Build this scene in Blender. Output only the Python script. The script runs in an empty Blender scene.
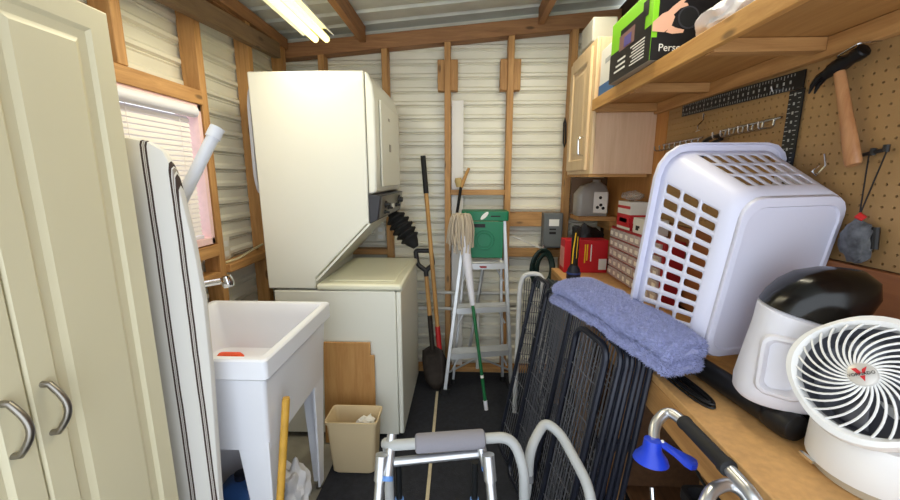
import bpy, bmesh, math, random
from mathutils import Vector as V, Matrix as M
random.seed(7)
sc = bpy.context.scene
C = sc.collection
# ------------------------------------------------------------------ camera
F = 385.0; CAMH = 1.42
PITCH = math.atan((250-178)/F); YAW = math.atan((465-450)/F*math.cos(PITCH))
cd = bpy.data.cameras.new('camera'); cam = bpy.data.objects.new('camera', cd); C.objects.link(cam)
cd.sensor_fit = 'HORIZONTAL'; cd.sensor_width = 36; cd.lens = F/900*36; cd.clip_start = .02
cam.location = (0, 0, CAMH); cam.rotation_euler = (math.pi/2-PITCH, 0, YAW)
sc.camera = cam
_fw = V((-math.sin(YAW)*math.cos(PITCH), math.cos(YAW)*math.cos(PITCH), -math.sin(PITCH)))
_rt = V((math.cos(YAW), math.sin(YAW), 0)); _up = _rt.cross(_fw)
def at(px, py, X=None, Y=None, Z=None):
    """a pixel's ray cut with a plane of the room"""
    d = _fw + _rt*((px-450)/F) - _up*((py-250)/F)
    o = V((0, 0, CAMH))
    for i, v in enumerate((X, Y, Z)):
        if v is not None: return o + d*((v-o[i])/d[i])
# ------------------------------------------------------------------ world, exposure
w = bpy.data.worlds.new('overcast'); sc.world = w; w.use_nodes = True
bg = w.node_tree.nodes['Background']; bg.inputs[0].default_value = (.86, .93, 1, 1); bg.inputs[1].default_value = 1.6
sc.view_settings.view_transform = 'Standard'; sc.view_settings.look = 'None'
sc.view_settings.gamma = 1; sc.view_settings.use_curve_mapping = False; sc.view_settings.exposure = 0.78

# ------------------------------------------------------------------ materials
def col(r, g, b):
    f = lambda u: (u/255/12.92) if u/255 <= .04045 else ((u/255+.055)/1.055)**2.4
    return (f(r), f(g), f(b), 1)
MATS = {}
def mat(name, c=None, rough=.5, metal=0, var=0, scale=8, bump=0, bscale=60, emit=None, es=0, trans=0, stretch=None, ior=1.45, coat=0, alpha=1):
    if name in MATS: return MATS[name]
    m = bpy.data.materials.new(name); m.use_nodes = True; nt = m.node_tree; b = nt.nodes['Principled BSDF']
    b.inputs['Base Color'].default_value = c; b.inputs['Roughness'].default_value = rough; b.inputs['Metallic'].default_value = metal
    b.inputs['IOR'].default_value = ior; b.inputs['Coat Weight'].default_value = coat; b.inputs['Alpha'].default_value = alpha
    if trans: b.inputs['Transmission Weight'].default_value = trans
    if emit: b.inputs['Emission Color'].default_value = emit; b.inputs['Emission Strength'].default_value = es
    if var or bump:
        tc = nt.nodes.new('ShaderNodeTexCoord'); mp = nt.nodes.new('ShaderNodeMapping')
        nt.links.new(tc.outputs['Object'], mp.inputs[0])
        if stretch: mp.inputs['Scale'].default_value = stretch
        if var:
            n = nt.nodes.new('ShaderNodeTexNoise'); n.inputs['Scale'].default_value = scale; n.inputs['Detail'].default_value = 6
            r = nt.nodes.new('ShaderNodeValToRGB'); r.color_ramp.elements[0].position = .3; r.color_ramp.elements[1].position = .7
            r.color_ramp.elements[0].color = [x*(1-var) for x in c[:3]]+[1]; r.color_ramp.elements[1].color = [min(1, x*(1+var)) for x in c[:3]]+[1]
            nt.links.new(mp.outputs[0], n.inputs[0]); nt.links.new(n.outputs[0], r.inputs[0]); nt.links.new(r.outputs[0], b.inputs['Base Color'])
        if bump:
            n2 = nt.nodes.new('ShaderNodeTexNoise'); n2.inputs['Scale'].default_value = bscale; n2.inputs['Detail'].default_value = 4
            bp = nt.nodes.new('ShaderNodeBump'); bp.inputs['Strength'].default_value = bump; bp.inputs['Distance'].default_value = .004
            nt.links.new(mp.outputs[0], n2.inputs[0]); nt.links.new(n2.outputs[0], bp.inputs['Height']); nt.links.new(bp.outputs[0], b.inputs['Normal'])
    MATS[name] = m; return m
def wood(name, c1, c2, axis='Z', rough=.6, grain=14, knots=True):
    key = name+axis
    if key in MATS: return MATS[key]
    m = bpy.data.materials.new(key); m.use_nodes = True; nt = m.node_tree; b = nt.nodes['Principled BSDF']
    b.inputs['Roughness'].default_value = rough
    L = nt.links.new
    tc = nt.nodes.new('ShaderNodeTexCoord'); mp = nt.nodes.new('ShaderNodeMapping'); L(tc.outputs['Object'], mp.inputs[0])
    s = [grain]*3; s['XYZ'.index(axis)] = grain*.08; mp.inputs['Scale'].default_value = s
    n = nt.nodes.new('ShaderNodeTexNoise'); n.inputs['Scale'].default_value = 3; n.inputs['Detail'].default_value = 8; n.inputs['Roughness'].default_value = .65; n.inputs['Distortion'].default_value = .6
    L(mp.outputs[0], n.inputs[0])
    r = nt.nodes.new('ShaderNodeValToRGB'); r.color_ramp.elements[0].position = .32; r.color_ramp.elements[1].position = .68
    r.color_ramp.elements[0].color = c2; r.color_ramp.elements[1].color = c1
    L(n.outputs[0], r.inputs[0])
    out = r.outputs[0]
    if knots:
        mp2 = nt.nodes.new('ShaderNodeMapping'); L(tc.outputs['Object'], mp2.inputs[0])
        s2 = [11]*3; s2['XYZ'.index(axis)] = 4; mp2.inputs['Scale'].default_value = s2
        vo = nt.nodes.new('ShaderNodeTexVoronoi'); vo.inputs['Scale'].default_value = 1; L(mp2.outputs[0], vo.inputs[0])
        r2 = nt.nodes.new('ShaderNodeValToRGB'); r2.color_ramp.elements[0].position = .07; r2.color_ramp.elements[1].position = .14
        r2.color_ramp.elements[0].color = (.25, .25, .25, 1); r2.color_ramp.elements[1].color = (1, 1, 1, 1); L(vo.outputs['Distance'], r2.inputs[0])
        mx = nt.nodes.new('ShaderNodeMix'); mx.data_type = 'RGBA'; mx.blend_type = 'MULTIPLY'; mx.inputs[0].default_value = .8
        L(out, mx.inputs[6]); L(r2.outputs[0], mx.inputs[7]); out = mx.outputs[2]
    L(out, b.inputs['Base Color'])
    bp = nt.nodes.new('ShaderNodeBump'); bp.inputs['Strength'].default_value = .25; bp.inputs['Distance'].default_value = .002
    L(n.outputs[0], bp.inputs['Height']); L(bp.outputs[0], b.inputs['Normal'])
    MATS[key] = m; return m
def fir(a): return wood('framing_fir', col(200, 153, 96), col(162, 115, 66), a)
def roofwood(a): return wood('roof_timber', col(172, 124, 80), col(132, 90, 56), a)
def pine(a): return wood('shelf_pine', col(214, 165, 96), col(180, 126, 64), a, grain=12)
CREAM = mat('cream_laminate', col(226, 219, 188), .42, var=.02, scale=3)
APPL = mat('appliance_enamel', col(230, 230, 219), .3, coat=.2)
APPLTOP = mat('appliance_top_enamel', col(230, 229, 206), .3)
SIDING = mat('painted_siding', col(230, 227, 212), .32, var=.06, scale=5, stretch=(1, 1, 4))
ROOFM = mat('galvanised_roof', col(204, 206, 200), .4, metal=.1, var=.12, scale=6)
NICKEL = mat('brushed_nickel', col(150, 145, 138), .35, 1)
CHROME = mat('chrome', col(225, 228, 232), .08, 1)
STEEL = mat('steel_wire', col(190, 190, 192), .25, 1)
ALU = mat('aluminium', col(200, 202, 206), .32, .9, var=.05, scale=20)
ALUL = mat('ladder_aluminium', col(214, 216, 218), .4, .7, var=.05, scale=12)
GREYTUBE = mat('grey_coated_tube', col(168, 170, 170), .4)
FOAM = mat('grey_foam', col(132, 130, 138), .85, bump=.2, bscale=200)
WHITEP = mat('white_plastic', col(226, 226, 236), .38)
SINKP = mat('sink_plastic', col(234, 236, 244), .33, var=.02, scale=4)
BASKP = mat('basket_plastic', col(218, 219, 238), .36)
BLACKP = mat('black_plastic', col(26, 26, 28), .4)
GLOSSB = mat('glossy_black', col(12, 11, 12), .2)
RUBBER = mat('black_rubber', col(28, 28, 30), .7)
MATRUB = mat('rubber_mat', col(34, 36, 44), .85, var=.25, scale=40, bump=.4, bscale=140)
CONC = mat('concrete', col(150, 146, 134), .85, var=.22, scale=7, bump=.3, bscale=30)
BLUEP = mat('blue_plastic', col(28, 62, 200), .35)
BLUECAP = mat('pale_blue_cap', col(96, 140, 205), .4)
GREENP = mat('green_plastic', col(24, 120, 84), .42)
REDP = mat('red_card', col(196, 30, 42), .5)
PRINTW = mat('white_print', col(236, 236, 232), .6)
PAPERW = mat('white_card', col(226, 224, 218), .7)
INK = mat('black_ink', col(22, 22, 24), .55)
MASONITE = mat('pegboard_brown', col(160, 126, 82), .6, var=.09, scale=5)
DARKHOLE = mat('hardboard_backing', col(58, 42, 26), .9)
MDF = mat('bench_particleboard', col(206, 160, 104), .55, var=.1, scale=60)
PENB = mat('pen_black_steel', col(38, 41, 53), .3, .3)
WIREM = mat('pen_wire_steel', col(132, 134, 142), .35, .5)
BLACKINK = INK

# ------------------------------------------------------------------ mesh helpers
def box(bm, x0, x1, y0, y1, z0, z1, mx=None):
    vs = [bm.verts.new(V(p)) for p in ((x0,y0,z0),(x1,y0,z0),(x1,y1,z0),(x0,y1,z0),(x0,y0,z1),(x1,y0,z1),(x1,y1,z1),(x0,y1,z1))]
    if mx is not None:
        for v in vs: v.co = mx @ v.co
    for f in ((0,3,2,1),(4,5,6,7),(0,1,5,4),(1,2,6,5),(2,3,7,6),(3,0,4,7)): bm.faces.new([vs[i] for i in f])
    return bm
def loft(bm, rings, cap0=True, cap1=True, closed=True):
    vr = [[bm.verts.new(V(p)) for p in r] for r in rings]
    n = len(vr[0])
    for a, b in zip(vr, vr[1:]):
        for i in range(n if closed else n-1):
            j = (i+1) % n; bm.faces.new((a[i], a[j], b[j], b[i]))
    if cap0: bm.faces.new(vr[0][::-1])
    if cap1: bm.faces.new(vr[-1])
    return bm
def fillet(pts, r, n=6):
    pts = [V(p) for p in pts]; out = [pts[0]]
    for a, b, c in zip(pts, pts[1:], pts[2:]):
        u = (a-b); w_ = (c-b); lu, lw = u.length, w_.length
        d = min(r, lu*.49, lw*.49); p0 = b+u/lu*d; p1 = b+w_/lw*d
        for k in range(n+1):
            t = k/n; out.append(p0*(1-t)**2 + b*2*t*(1-t) + p1*t*t)
    out.append(pts[-1]); return out
def tube(bm, pts, r, seg=10, closed=False, caps=True, radii=None):
    pts = [V(p) for p in pts]; n = len(pts); rings = []
    def tan(i):
        if closed: return (pts[(i+1) % n]-pts[i-1]).normalized()
        return (pts[min(i+1, n-1)]-pts[max(i-1, 0)]).normalized()
    t = tan(0); nrm = t.orthogonal().normalized()
    for i in range(n):
        t = tan(i); nrm = (nrm - t*nrm.dot(t)).normalized(); bn = t.cross(nrm)
        rr = radii[i] if radii else r
        rings.append([pts[i]+(nrm*math.cos(2*math.pi*k/seg)+bn*math.sin(2*math.pi*k/seg))*rr for k in range(seg)])
    if closed:
        vr = [[bm.verts.new(p) for p in rg] for rg in rings]
        for i in range(n):
            a, b = vr[i], vr[(i+1) % n]
            for k in range(seg): j = (k+1) % seg; bm.faces.new((a[k], a[j], b[j], b[k]))
    else: loft(bm, rings, caps, caps)
    return bm
def axis_m(p, d, roll=None):
    """frame at p with local z along d"""
    z = V(d).normalized(); x = (V(roll)-z*V(roll).dot(z)).normalized() if roll is not None else z.orthogonal().normalized(); y = z.cross(x)
    m = M((x, y, z)).transposed().to_4x4(); m.translation = V(p); return m
def lathe(bm, prof, m=None, seg=24, cap0=True, cap1=True):
    m = m or M()
    rings = [[m @ V((r*math.cos(2*math.pi*k/seg), r*math.sin(2*math.pi*k/seg), z)) for k in range(seg)] for r, z in prof]
    return loft(bm, rings, cap0, cap1)
def rrect(hx, hy, r, n=4, z=0, cx=0, cy=0):
    out = []
    for sx, sy, a0 in ((1,1,0),(-1,1,90),(-1,-1,180),(1,-1,270)):
        for k in range(n+1):
            a = math.radians(a0+90*k/n); out.append(V((cx+sx*(hx-r)+r*math.cos(a), cy+sy*(hy-r)+r*math.sin(a), z)))
    return out
def prism(bm, poly, m, t):
    """polygon in local xy extruded along local z by t"""
    return loft(bm, [[m @ V((x, y, 0)) for x, y in poly], [m @ V((x, y, t)) for x, y in poly]])
def blob(bm, c, r, amp=.15, sub=3, sq=(1,1,1), seed=0, fr=6):
    from mathutils import noise
    res = bmesh.ops.create_icosphere(bm, subdivisions=sub, radius=1)
    for v in res['verts']:
        d = v.co.normalized(); k = 1+amp*noise.noise(d*fr*.35+V((seed, seed*2.1, 0)))*2
        v.co = V(c)+V((d.x*r*sq[0]*k, d.y*r*sq[1]*k, d.z*r*sq[2]*k))
    return bm
NB = lambda: bmesh.new()
ORG = {}
def finish(name, bm, m, org, parent=None, smooth=True, bevel=0, sol=0):
    bmesh.ops.recalc_face_normals(bm, faces=bm.faces)
    for v in bm.verts: v.co -= org
    if smooth:
        for f in bm.faces: f.smooth = True
        for e in bm.edges:
            if len(e.link_faces) == 2 and e.calc_face_angle(0) > math.radians(38): e.smooth = False
    me = bpy.data.meshes.new(name); bm.to_mesh(me); bm.free()
    for mm in (m if isinstance(m, (list, tuple)) else [m]): me.materials.append(mm)
    o = bpy.data.objects.new(name, me); C.objects.link(o)
    if parent is None: o.location = org
    else: o.parent = parent
    ORG[o.name] = org
    if sol:
        s = o.modifiers.new('thickness', 'SOLIDIFY'); s.thickness = sol; s.offset = 0
    if bevel:
        b = o.modifiers.new('bevel', 'BEVEL'); b.width = bevel; b.segments = 2; b.limit_method = 'ANGLE'; b.angle_limit = math.radians(40)
    return o
def tag(o, label, cat, group=None):
    o['label'] = label; o['category'] = cat
    if group: o['group'] = group
    return o
def thing(name, label, cat, loc, group=None):
    o = bpy.data.objects.new(name, None); C.objects.link(o); o.location = loc; o.empty_display_size = .05
    ORG[o.name] = V(loc); return tag(o, label, cat, group)
def part(name, bm, m, parent, label=None, **k):
    o = finish(name, bm, m, ORG[parent.name], parent, **k)
    if label: o['label'] = label
    return o
def single(name, bm, m, label, cat, group=None, **k):
    xs = [v.co for v in bm.verts]
    org = V((sum(p.x for p in xs)/len(xs), sum(p.y for p in xs)/len(xs), min(p.z for p in xs)))
    return tag(finish(name, bm, m, org, **k), label, cat, group)
def struct(name, bm, m, label=None, org=(0,0,0), **k):
    o = finish(name, bm, m, V(org), **k); o['kind'] = 'structure'
    if label: o['label'] = label
    return o
def stuff(o): o['kind'] = 'stuff'; return o
def B(*a): return box(NB(), *a)
def T(pts, r, seg=10, **k): return tube(NB(), pts, r, seg, **k)
def text_bm(s, size, m, ext=.0004):
    cu = bpy.data.curves.new('lettering', 'FONT'); cu.body = s; cu.size = size; cu.align_x = 'CENTER'; cu.align_y = 'CENTER'; cu.extrude = ext; cu.resolution_u = 3
    o = bpy.data.objects.new('lettering', cu); C.objects.link(o)
    dg = bpy.context.evaluated_depsgraph_get(); me = bpy.data.meshes.new_from_object(o.evaluated_get(dg))
    bm = NB(); bm.from_mesh(me); bm.transform(m)
    bpy.data.objects.remove(o); bpy.data.meshes.remove(me); bpy.data.curves.remove(cu); return bm

# ================================================================== SETTING
XL, XR, YB, YF = -1.25, .95, 2.75, -.55          # siding planes, open front
def roofz(x): return 2.36+.081*(x+.83)
def siding(bm, a0, a1, z0, z1, fn, pitch=.088):
    """ribbed sheet: ribs run along a, profile in z"""
    prof = []
    z = math.floor(z0/pitch)*pitch
    while z < z1+pitch:
        for dz, d in ((0, 0), (.040, 0), (.046, .006), (.052, 0), (.060, .016), (.076, .016)):
            prof.append((z+dz, d))
        z += pitch
    prof = [(z, d) for z, d in prof if z0 <= z <= z1]; prof = [(z0, 0)]+prof+[(z1, 0)]
    vs = [(bm.verts.new(fn(a0, z, d)), bm.verts.new(fn(a1, z, d))) for z, d in prof]
    for p, q in zip(vs, vs[1:]): bm.faces.new((p[0], p[1], q[1], q[0]))
    return bm
floor = struct('floor', B(XL-.1, XR+.15, YF, YB+.05, -.1, 0), CONC, 'stained concrete floor slab')
# back wall
bm = NB()
siding(bm, XL, XR+.1, 0, 2.30, lambda a, z, d: V((a, YB-d, z)))
for v in bm.verts:
    if v.co.z > 2.29: v.co.z = roofz(v.co.x)+.016
wb = struct('wall_back', bm, SIDING, 'ribbed cream metal siding between bare wooden studs', smooth=False)
def wpart(n, bm, m, p=None, **k): return part(n, bm, m, p or wb, bevel=.003, **k)
for x in (-.945, -.527, -.118, .291, .69):
    top = roofz(x)-.13
    wpart('stud', B(x-.02, x+.02, 2.655, 2.738, .02, top), fir('Z'))
for x in (-.118, .291): wpart('block', B(x-.066, x+.066, 2.675, 2.738, 1.985, 2.175), fir('Z'))
hp = NB()
loft(hp, [[V((x, y, roofz(x)-dz)) for y, dz in ((2.65, .145), (2.738, .145), (2.738, .055), (2.65, .055))] for x in (XL, XR+.05)])
wpart('header', hp, roofwood('X'))
wpart('rail', B(-.098, .271, 2.66, 2.735, 1.305, 1.34), fir('X'))
wpart('rail', B(.311, .67, 2.67, 2.735, 1.09, 1.187), fir('X'))
wpart('rail', B(.311, .67, 2.67, 2.735, .875, .93), fir('X'))
wpart('rail', B(-.925, -.547, 2.66, 2.735, .885, .925), fir('X'))
wpart('sill_plate', B(XL+.02, XR, 2.655, 2.738, .0, .035), fir('X'))
# left wall
WY0, WY1, WZ0, WZ1 = .95, 1.735, 1.12, 1.735
bm = NB()
fl = lambda a, z, d: V((XL+d, a, z))
siding(bm, YF, WY0, 0, roofz(XL), fl); siding(bm, WY1, YB, 0, roofz(XL), fl)
siding(bm, WY0, WY1, 0, WZ0, fl); siding(bm, WY0, WY1, WZ1, roofz(XL), fl)
wl = struct('wall_left', bm, SIDING, 'ribbed metal siding with bare studs and a window', smooth=False)
def lp(n, bm, m, **k): return part(n, bm, m, wl, bevel=.003, **k)
for y, z0 in ((1.745, .02), (2.17, .02), (2.58, .02), (.9, .02), (.49, .02)): lp('stud', B(XL+.013, -1.16, y, y+.042, z0, roofz(XL)-.06), fir('Z'))
lp('stud', B(XL+.013, -1.16, 1.335, 1.377, 1.797, roofz(XL)-.06), fir('Z'))
lp('window_header', B(XL+.013, -1.155, .943, 1.744, 1.735, 1.795), fir('Y'))
lp('window_sill_plate', B(XL+.013, -1.155, .943, 1.744, 1.06, 1.115), fir('Y'))
lp('blocking', B(XL+.013, -1.14, 1.788, 2.168, .965, 1.005), fir('Y'))
lp('blocking', B(XL+.013, -1.16, .943, 1.744, .94, .98), fir('Y'))
lp('sill_plate', B(XL+.013, -1.16, YF, 2.65, 0, .04), fir('Y'))
lp('top_plate', B(XL+.005, -1.15, YF, 2.65, 2.235, 2.30), roofwood('Y'))
# window
bm = NB()
for y0, y1, z0, z1 in ((WY0, WY0+.03, WZ0, WZ1), (WY1-.022, WY1, WZ0, WZ1), (WY0, WY1, WZ0, WZ0+.03), (WY0, WY1, WZ1-.03, WZ1)):
    box(bm, XL-.02, -1.164, y0, y1, z0, z1)
PINKW = mat('pink_white_frame', col(240, 204, 204), .5, var=.06, scale=30)
win = struct('window_1', bm, PINKW, 'small window with a pinkish white frame', bevel=.002)
GLASS = mat('window_glass', (1, 1, 1, 1), .02, trans=1)
part('pane', B(XL-.004, XL, WY0+.028, WY1-.02, WZ0+.028, WZ1-.028), GLASS, win)
part('sash_bar', B(XL-.012, XL+.012, WY0+.02, WY1-.02, 1.415, 1.44), PINKW, win)
bl = thing('window_blind', 'white slatted blind closed over the small window', 'blind', (-1.19, 1.34, 1.15))
SLAT = mat('blind_vinyl', col(240, 234, 232), .5)
part('headrail', T([(-1.172, WY0+.03, 1.700), (-1.172, 1.70, 1.700)], .024, 14), WHITEP, bl)
n = 25
for i in range(n):
    z = 1.668 - i*(1.668-1.182)/(n-1)
    m = M.Translation((-1.190, 0, z)) @ M.Rotation(math.radians(66), 4, 'Y')
    b = NB(); loft(b, [[m @ V((x, y, h)) for x, h in ((-.0135, -.002), (0, .001), (.0135, -.002), (.0135, -.0028), (0, .0002), (-.0135, -.0028))] for y in (WY0+.034, 1.685)])
    part('slat', b, SLAT, bl, smooth=False)
for y in (1.05, 1.36, 1.62): part('ladder_cord', T([(-1.180, y, 1.69), (-1.180, y, 1.14)], .0012, 5), SLAT, bl)
part('bottom_rail', B(-1.202, -1.179, WY0+.034, 1.685, 1.1505, 1.166), WHITEP, bl, bevel=.002)
# right wall: studs hidden behind hardboard, pegboard, plywood
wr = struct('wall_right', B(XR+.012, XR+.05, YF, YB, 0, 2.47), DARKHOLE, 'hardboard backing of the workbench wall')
bm = NB(); P = .0254; y0, z0 = .60, 1.215; ny, nz = 52, 22; rh = .0034
grid = [[bm.verts.new((XR, y0+i*P, z0+j*P)) for j in range(nz+1)] for i in range(ny+1)]
for i in range(ny):
    for j in range(nz):
        cy, cz = y0+(i+.5)*P, z0+(j+.5)*P
        h = [bm.verts.new((XR, cy+rh*math.cos(math.radians(45*k-135)), cz+rh*math.sin(math.radians(45*k-135)))) for k in range(8)]
        h2 = [bm.verts.new(v.co+V((.006, 0, 0))) for v in h]
        c = [grid[i][j], grid[i+1][j], grid[i+1][j+1], grid[i][j+1]]
        for q in range(4):
            a, b_ = c[q], c[(q+1) % 4]; k = q*2
            bm.faces.new((a, h[k], h[k+1])); bm.faces.new((a, h[k+1], h[(k+2) % 8], b_))
        for k in range(8): bm.faces.new((h[k], h[(k+1) % 8], h2[(k+1) % 8], h2[k]))
part('pegboard', bm, MASONITE, wr, 'brown perforated hardboard', smooth=False)
part('pegboard_extension', B(XR, XR+.008, YF+.3, .598, 1.215, 1.774), MASONITE, wr)
part('plywood_panel', B(XR-.004, XR+.01, 1.922, 2.64, .9, 1.79), wood('plywood', col(196, 140, 76), col(176, 118, 60), 'Z', knots=False), wr)
part('plywood_upstand', B(XR-.012, XR+.01, .2, 1.92, .875, 1.212), wood('ply_upstand', col(160, 102, 58), col(136, 82, 46), 'Y', knots=False), wr, bevel=.002)
# ceiling
bm = NB(); prof = []; y = YF
while y < YB+.02:
    for dy, d in ((0, 0), (.08, 0), (.09, .016), (.12, .016), (.13, 0)): prof.append((y+dy, d))
    y += .17
vs = [(bm.verts.new((XL-.05, y, roofz(XL-.05)+d)), bm.verts.new((XR+.1, y, roofz(XR+.1)+d))) for y, d in prof]
for p, q in zip(vs, vs[1:]): bm.faces.new((p[0], p[1], q[1], q[0]))
ce = struct('ceiling', bm, ROOFM, 'corrugated metal roof sheets', smooth=False)
for x in (-1.2, -.66, .47): part('rafter', B(x-.02, x+.02, YF, 2.648, roofz(x)-.10, roofz(x)-.006), roofwood('Y'), ce, bevel=.002)
part('purlin', loft(NB(), [[V((x, y, roofz(x)-dz)) for y, dz in ((1.2, .045), (1.29, .045), (1.29, .003), (1.2, .003))] for x in (-1.17, .94)]), roofwood('X'), ce)

# ================================================================== LARGE THINGS
# floor mat
mt = tag(finish('floor_mat', B(-.655, .93, .15, 2.64, .0005, .008), MATRUB, V((0, 1.4, 0)), bevel=.002), 'dark rubber mat covering most of the floor', 'mat')
single('floor_strip', box(NB(), -.008, .008, -.5, .5, 0, .004, M.Translation((-.166, 1.86, .0082)) @ M.Rotation(.02, 4, 'Z')), mat('tan_tape', col(196, 184, 156), .7, var=.1, scale=30), 'pale narrow strip running along the dark floor mat', 'strip')

# wardrobe cabinet
WX, W0, WS, W1, WT = -.80, .338, .618, .912, 1.785
wd = thing('wardrobe_cabinet', 'tall cream two-door cabinet at the left edge', 'cabinet', (-.97, .63, 0))
part('carcass', B(-1.155, WX-.022, W0, W1-.002, .0, WT-.004), CREAM, wd, bevel=.002)
def wdoor(a, b, hy):
    bm = NB(); fx = WX
    def rg(dy, dx, arch=0):
        return [V((fx+dx, a+dy, .06+dy)), V((fx+dx, b-dy, .06+dy)), V((fx+dx, b-dy, WT-.004-dy)), V((fx+dx, a+dy, WT-.004-dy))]
    loft(bm, [rg(0, -.02), rg(0, -.004), rg(.004, 0), rg(.048, 0), rg(.056, -.007), rg(.074, -.007), rg(.086, -.001)])
    d = part('door', bm, CREAM, wd, smooth=False)
    h = part('handle', T([(fx-.001, hy, 1.035), (fx+.012, hy+.002, 1.034)]+[(fx+.012+.022*math.sin(math.pi*t/10), hy+.002+.005*math.sin(math.pi*t/10), 1.034-.100*t/10) for t in range(1, 10)]+[(fx+.012, hy+.002, .934), (fx-.001, hy, .933)], .0062, 12), NICKEL, d, 'curved brushed nickel pull')
wdoor(W0+.002, WS-.0015, WS-.042); wdoor(WS+.0015, W1, WS+.024)

# stacked laundry unit
ld = thing('laundry_center', 'white stacked washer and dryer unit against the back corner', 'washer dryer', (-.66, 2.22, 0))
Y0, Y1 = 1.885, 2.565
wbd = part('washer_body', B(-.985, -.352, Y0, Y1, .03, .848), APPL, ld, bevel=.006)
part('washer_front_panel', B(-.350, -.325, Y0+.002, Y1-.002, .035, .846), APPL, ld, bevel=.006)
part('plinth', B(-.95, -.36, Y0+.03, Y1-.03, .009, .03), BLACKP, ld)
part('washer_top', B(-.76, -.318, Y0-.004, Y1+.004, .850, .886), APPLTOP, ld, bevel=.012)
part('lid', B(-.71, -.36, Y0+.05, Y1-.05, .887, .894), APPLTOP, ld, bevel=.004)
pf = [(-1.012, .858), (-.764, .858), (-.764, .916), (-.486, 1.195), (-.474, 1.195), (-.474, 1.91), (-1.025, 1.91)]
dr = part('dryer_body', loft(NB(), [[V((x, y, z)) for x, z in pf] for y in (Y0, Y1)]), APPL, ld, bevel=.006)
part('side_flange', loft(NB(), [[V((x, y, z)) for x, z in ((-.762, .905), (-.474, 1.2), (-.466, 1.195), (-.752, .90))] for y in (Y0-.002, Y0+.012)]), APPL, ld)
fr = [(-.470, 1.345), (-.442, 1.345), (-.432, 1.36), (-.428, 1.5), (-.428, 1.78), (-.436, 1.85), (-.452, 1.895), (-.470, 1.908)]
part('dryer_front_panel', loft(NB(), [[V((x, y, z)) for x, z in fr] for y in (Y0+.001, Y1-.001)]), APPL, ld, bevel=.008)
dd = part('dryer_door', B(-.4265, -.416, Y0+.09, Y1-.07, 1.375, 1.80), APPL, ld, bevel=.007)
part('door_badge', B(-.4155, -.4145, 2.15, 2.19, 1.72, 1.735), NICKEL, dd)
part('door_pull', B(-.4155, -.412, 2.16, 2.2, 1.56, 1.6), NICKEL, dd, bevel=.002)
DKP = mat('control_panel_charcoal', col(46, 46, 52), .4)
cp = part('control_panel', loft(NB(), [[V((x, y, z)) for x, z in ((-.472, 1.195), (-.43, 1.215), (-.412, 1.335), (-.472, 1.343))] for y in (Y0+.001, Y1-.001)]), DKP, ld, bevel=.004)
mcp = axis_m((-.4205, 0, 1.275), (.12, 0, -.018), (0, 1, 0))
CPF = mat('control_fascia', col(120, 118, 112), .35, .6)
mm = M.Translation((0, 0, 0))
part('fascia', loft(NB(), [[V((x, y, z)) for x, z in ((-.4285, 1.222), (-.4265, 1.222), (-.4105, 1.330), (-.4125, 1.330))] for y in (Y0+.03, Y1-.02)]), CPF, cp)
def knob(y, z, r, parent, mt_=BLACKP):
    x = -.4275+(z-1.222)*.148
    o = part('knob', lathe(NB(), [(r, 0), (r*.95, .008), (r*.6, .010), (r*.5, .026), (r*.42, .028)], axis_m((x+.001, y, z), (1, 0, -.1)), 18), mt_, parent)
for y, z, r in ((2.02, 1.285, .019), (2.10, 1.262, .012), (2.02, 1.245, .012), (2.42, 1.29, .028), (2.34, 1.262, .012)): knob(y, z, r, cp)
part('display_window', B(-.418, -.414, 2.2, 2.26, 1.25, 1.275), PRINTW, cp)

# utility sink
SX0, SX1, SY0, SY1, SZ = -1.13, -.596, 1.055, 1.62, .88
scx, scy = (SX0+SX1)/2, (SY0+SY1)/2; hx, hy = (SX1-SX0)/2, (SY1-SY0)/2
sk = thing('utility_sink', 'white plastic laundry tub on four tapered legs', 'sink', (scx, scy, 0))
def rr(ins, z, r=.014): return rrect(hx-ins, hy-ins, r, 4, z, scx, scy)
part('basin', loft(NB(), [rr(.036, .545), rr(.020, .800), rr(.019, .806), rr(.005, .810), rr(0, .816), rr(0, .874), rr(.005, .88), rr(.024, .88), rr(.031, .872), rr(.038, .82), rr(.055, .68, .04), rr(.080, .66, .04)], False, True), SINKP, sk)
part('underside', loft(NB(), [rr(.038, .548), rr(.038, .556)]), SINKP, sk)
part('drain', lathe(NB(), [(.03, 0), (.03, .004), (.02, .005), (.018, .001)], M.Translation((scx, scy, .6605)), 18), CHROME, sk)
for sx in (-1, 1):
    for sy in (-1, 1):
        def L(cx, cy, wdt, th, z):
            return [V((cx, cy, z)), V((cx-sx*wdt, cy, z)), V((cx-sx*wdt, cy-sy*th, z)), V((cx-sx*th, cy-sy*th, z)), V((cx-sx*th, cy-sy*wdt, z)), V((cx, cy-sy*wdt, z))]
        ex, ey = scx+sx*(hx-.036), scy+sy*(hy-.036)
        lg = part('leg', loft(NB(), [L(ex-sx*.022, ey-sy*.022, .045, .012, .02), L(ex, ey, .105, .012, .575)]), SINKP, sk, bevel=.003)
        part('foot', lathe(NB(), [(.016, 0), (.016, .012), (.006, .014), (.006, .03)], M.Translation((ex-sx*.04, ey-sy*.04, .001)), 12), NICKEL, lg)
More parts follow.
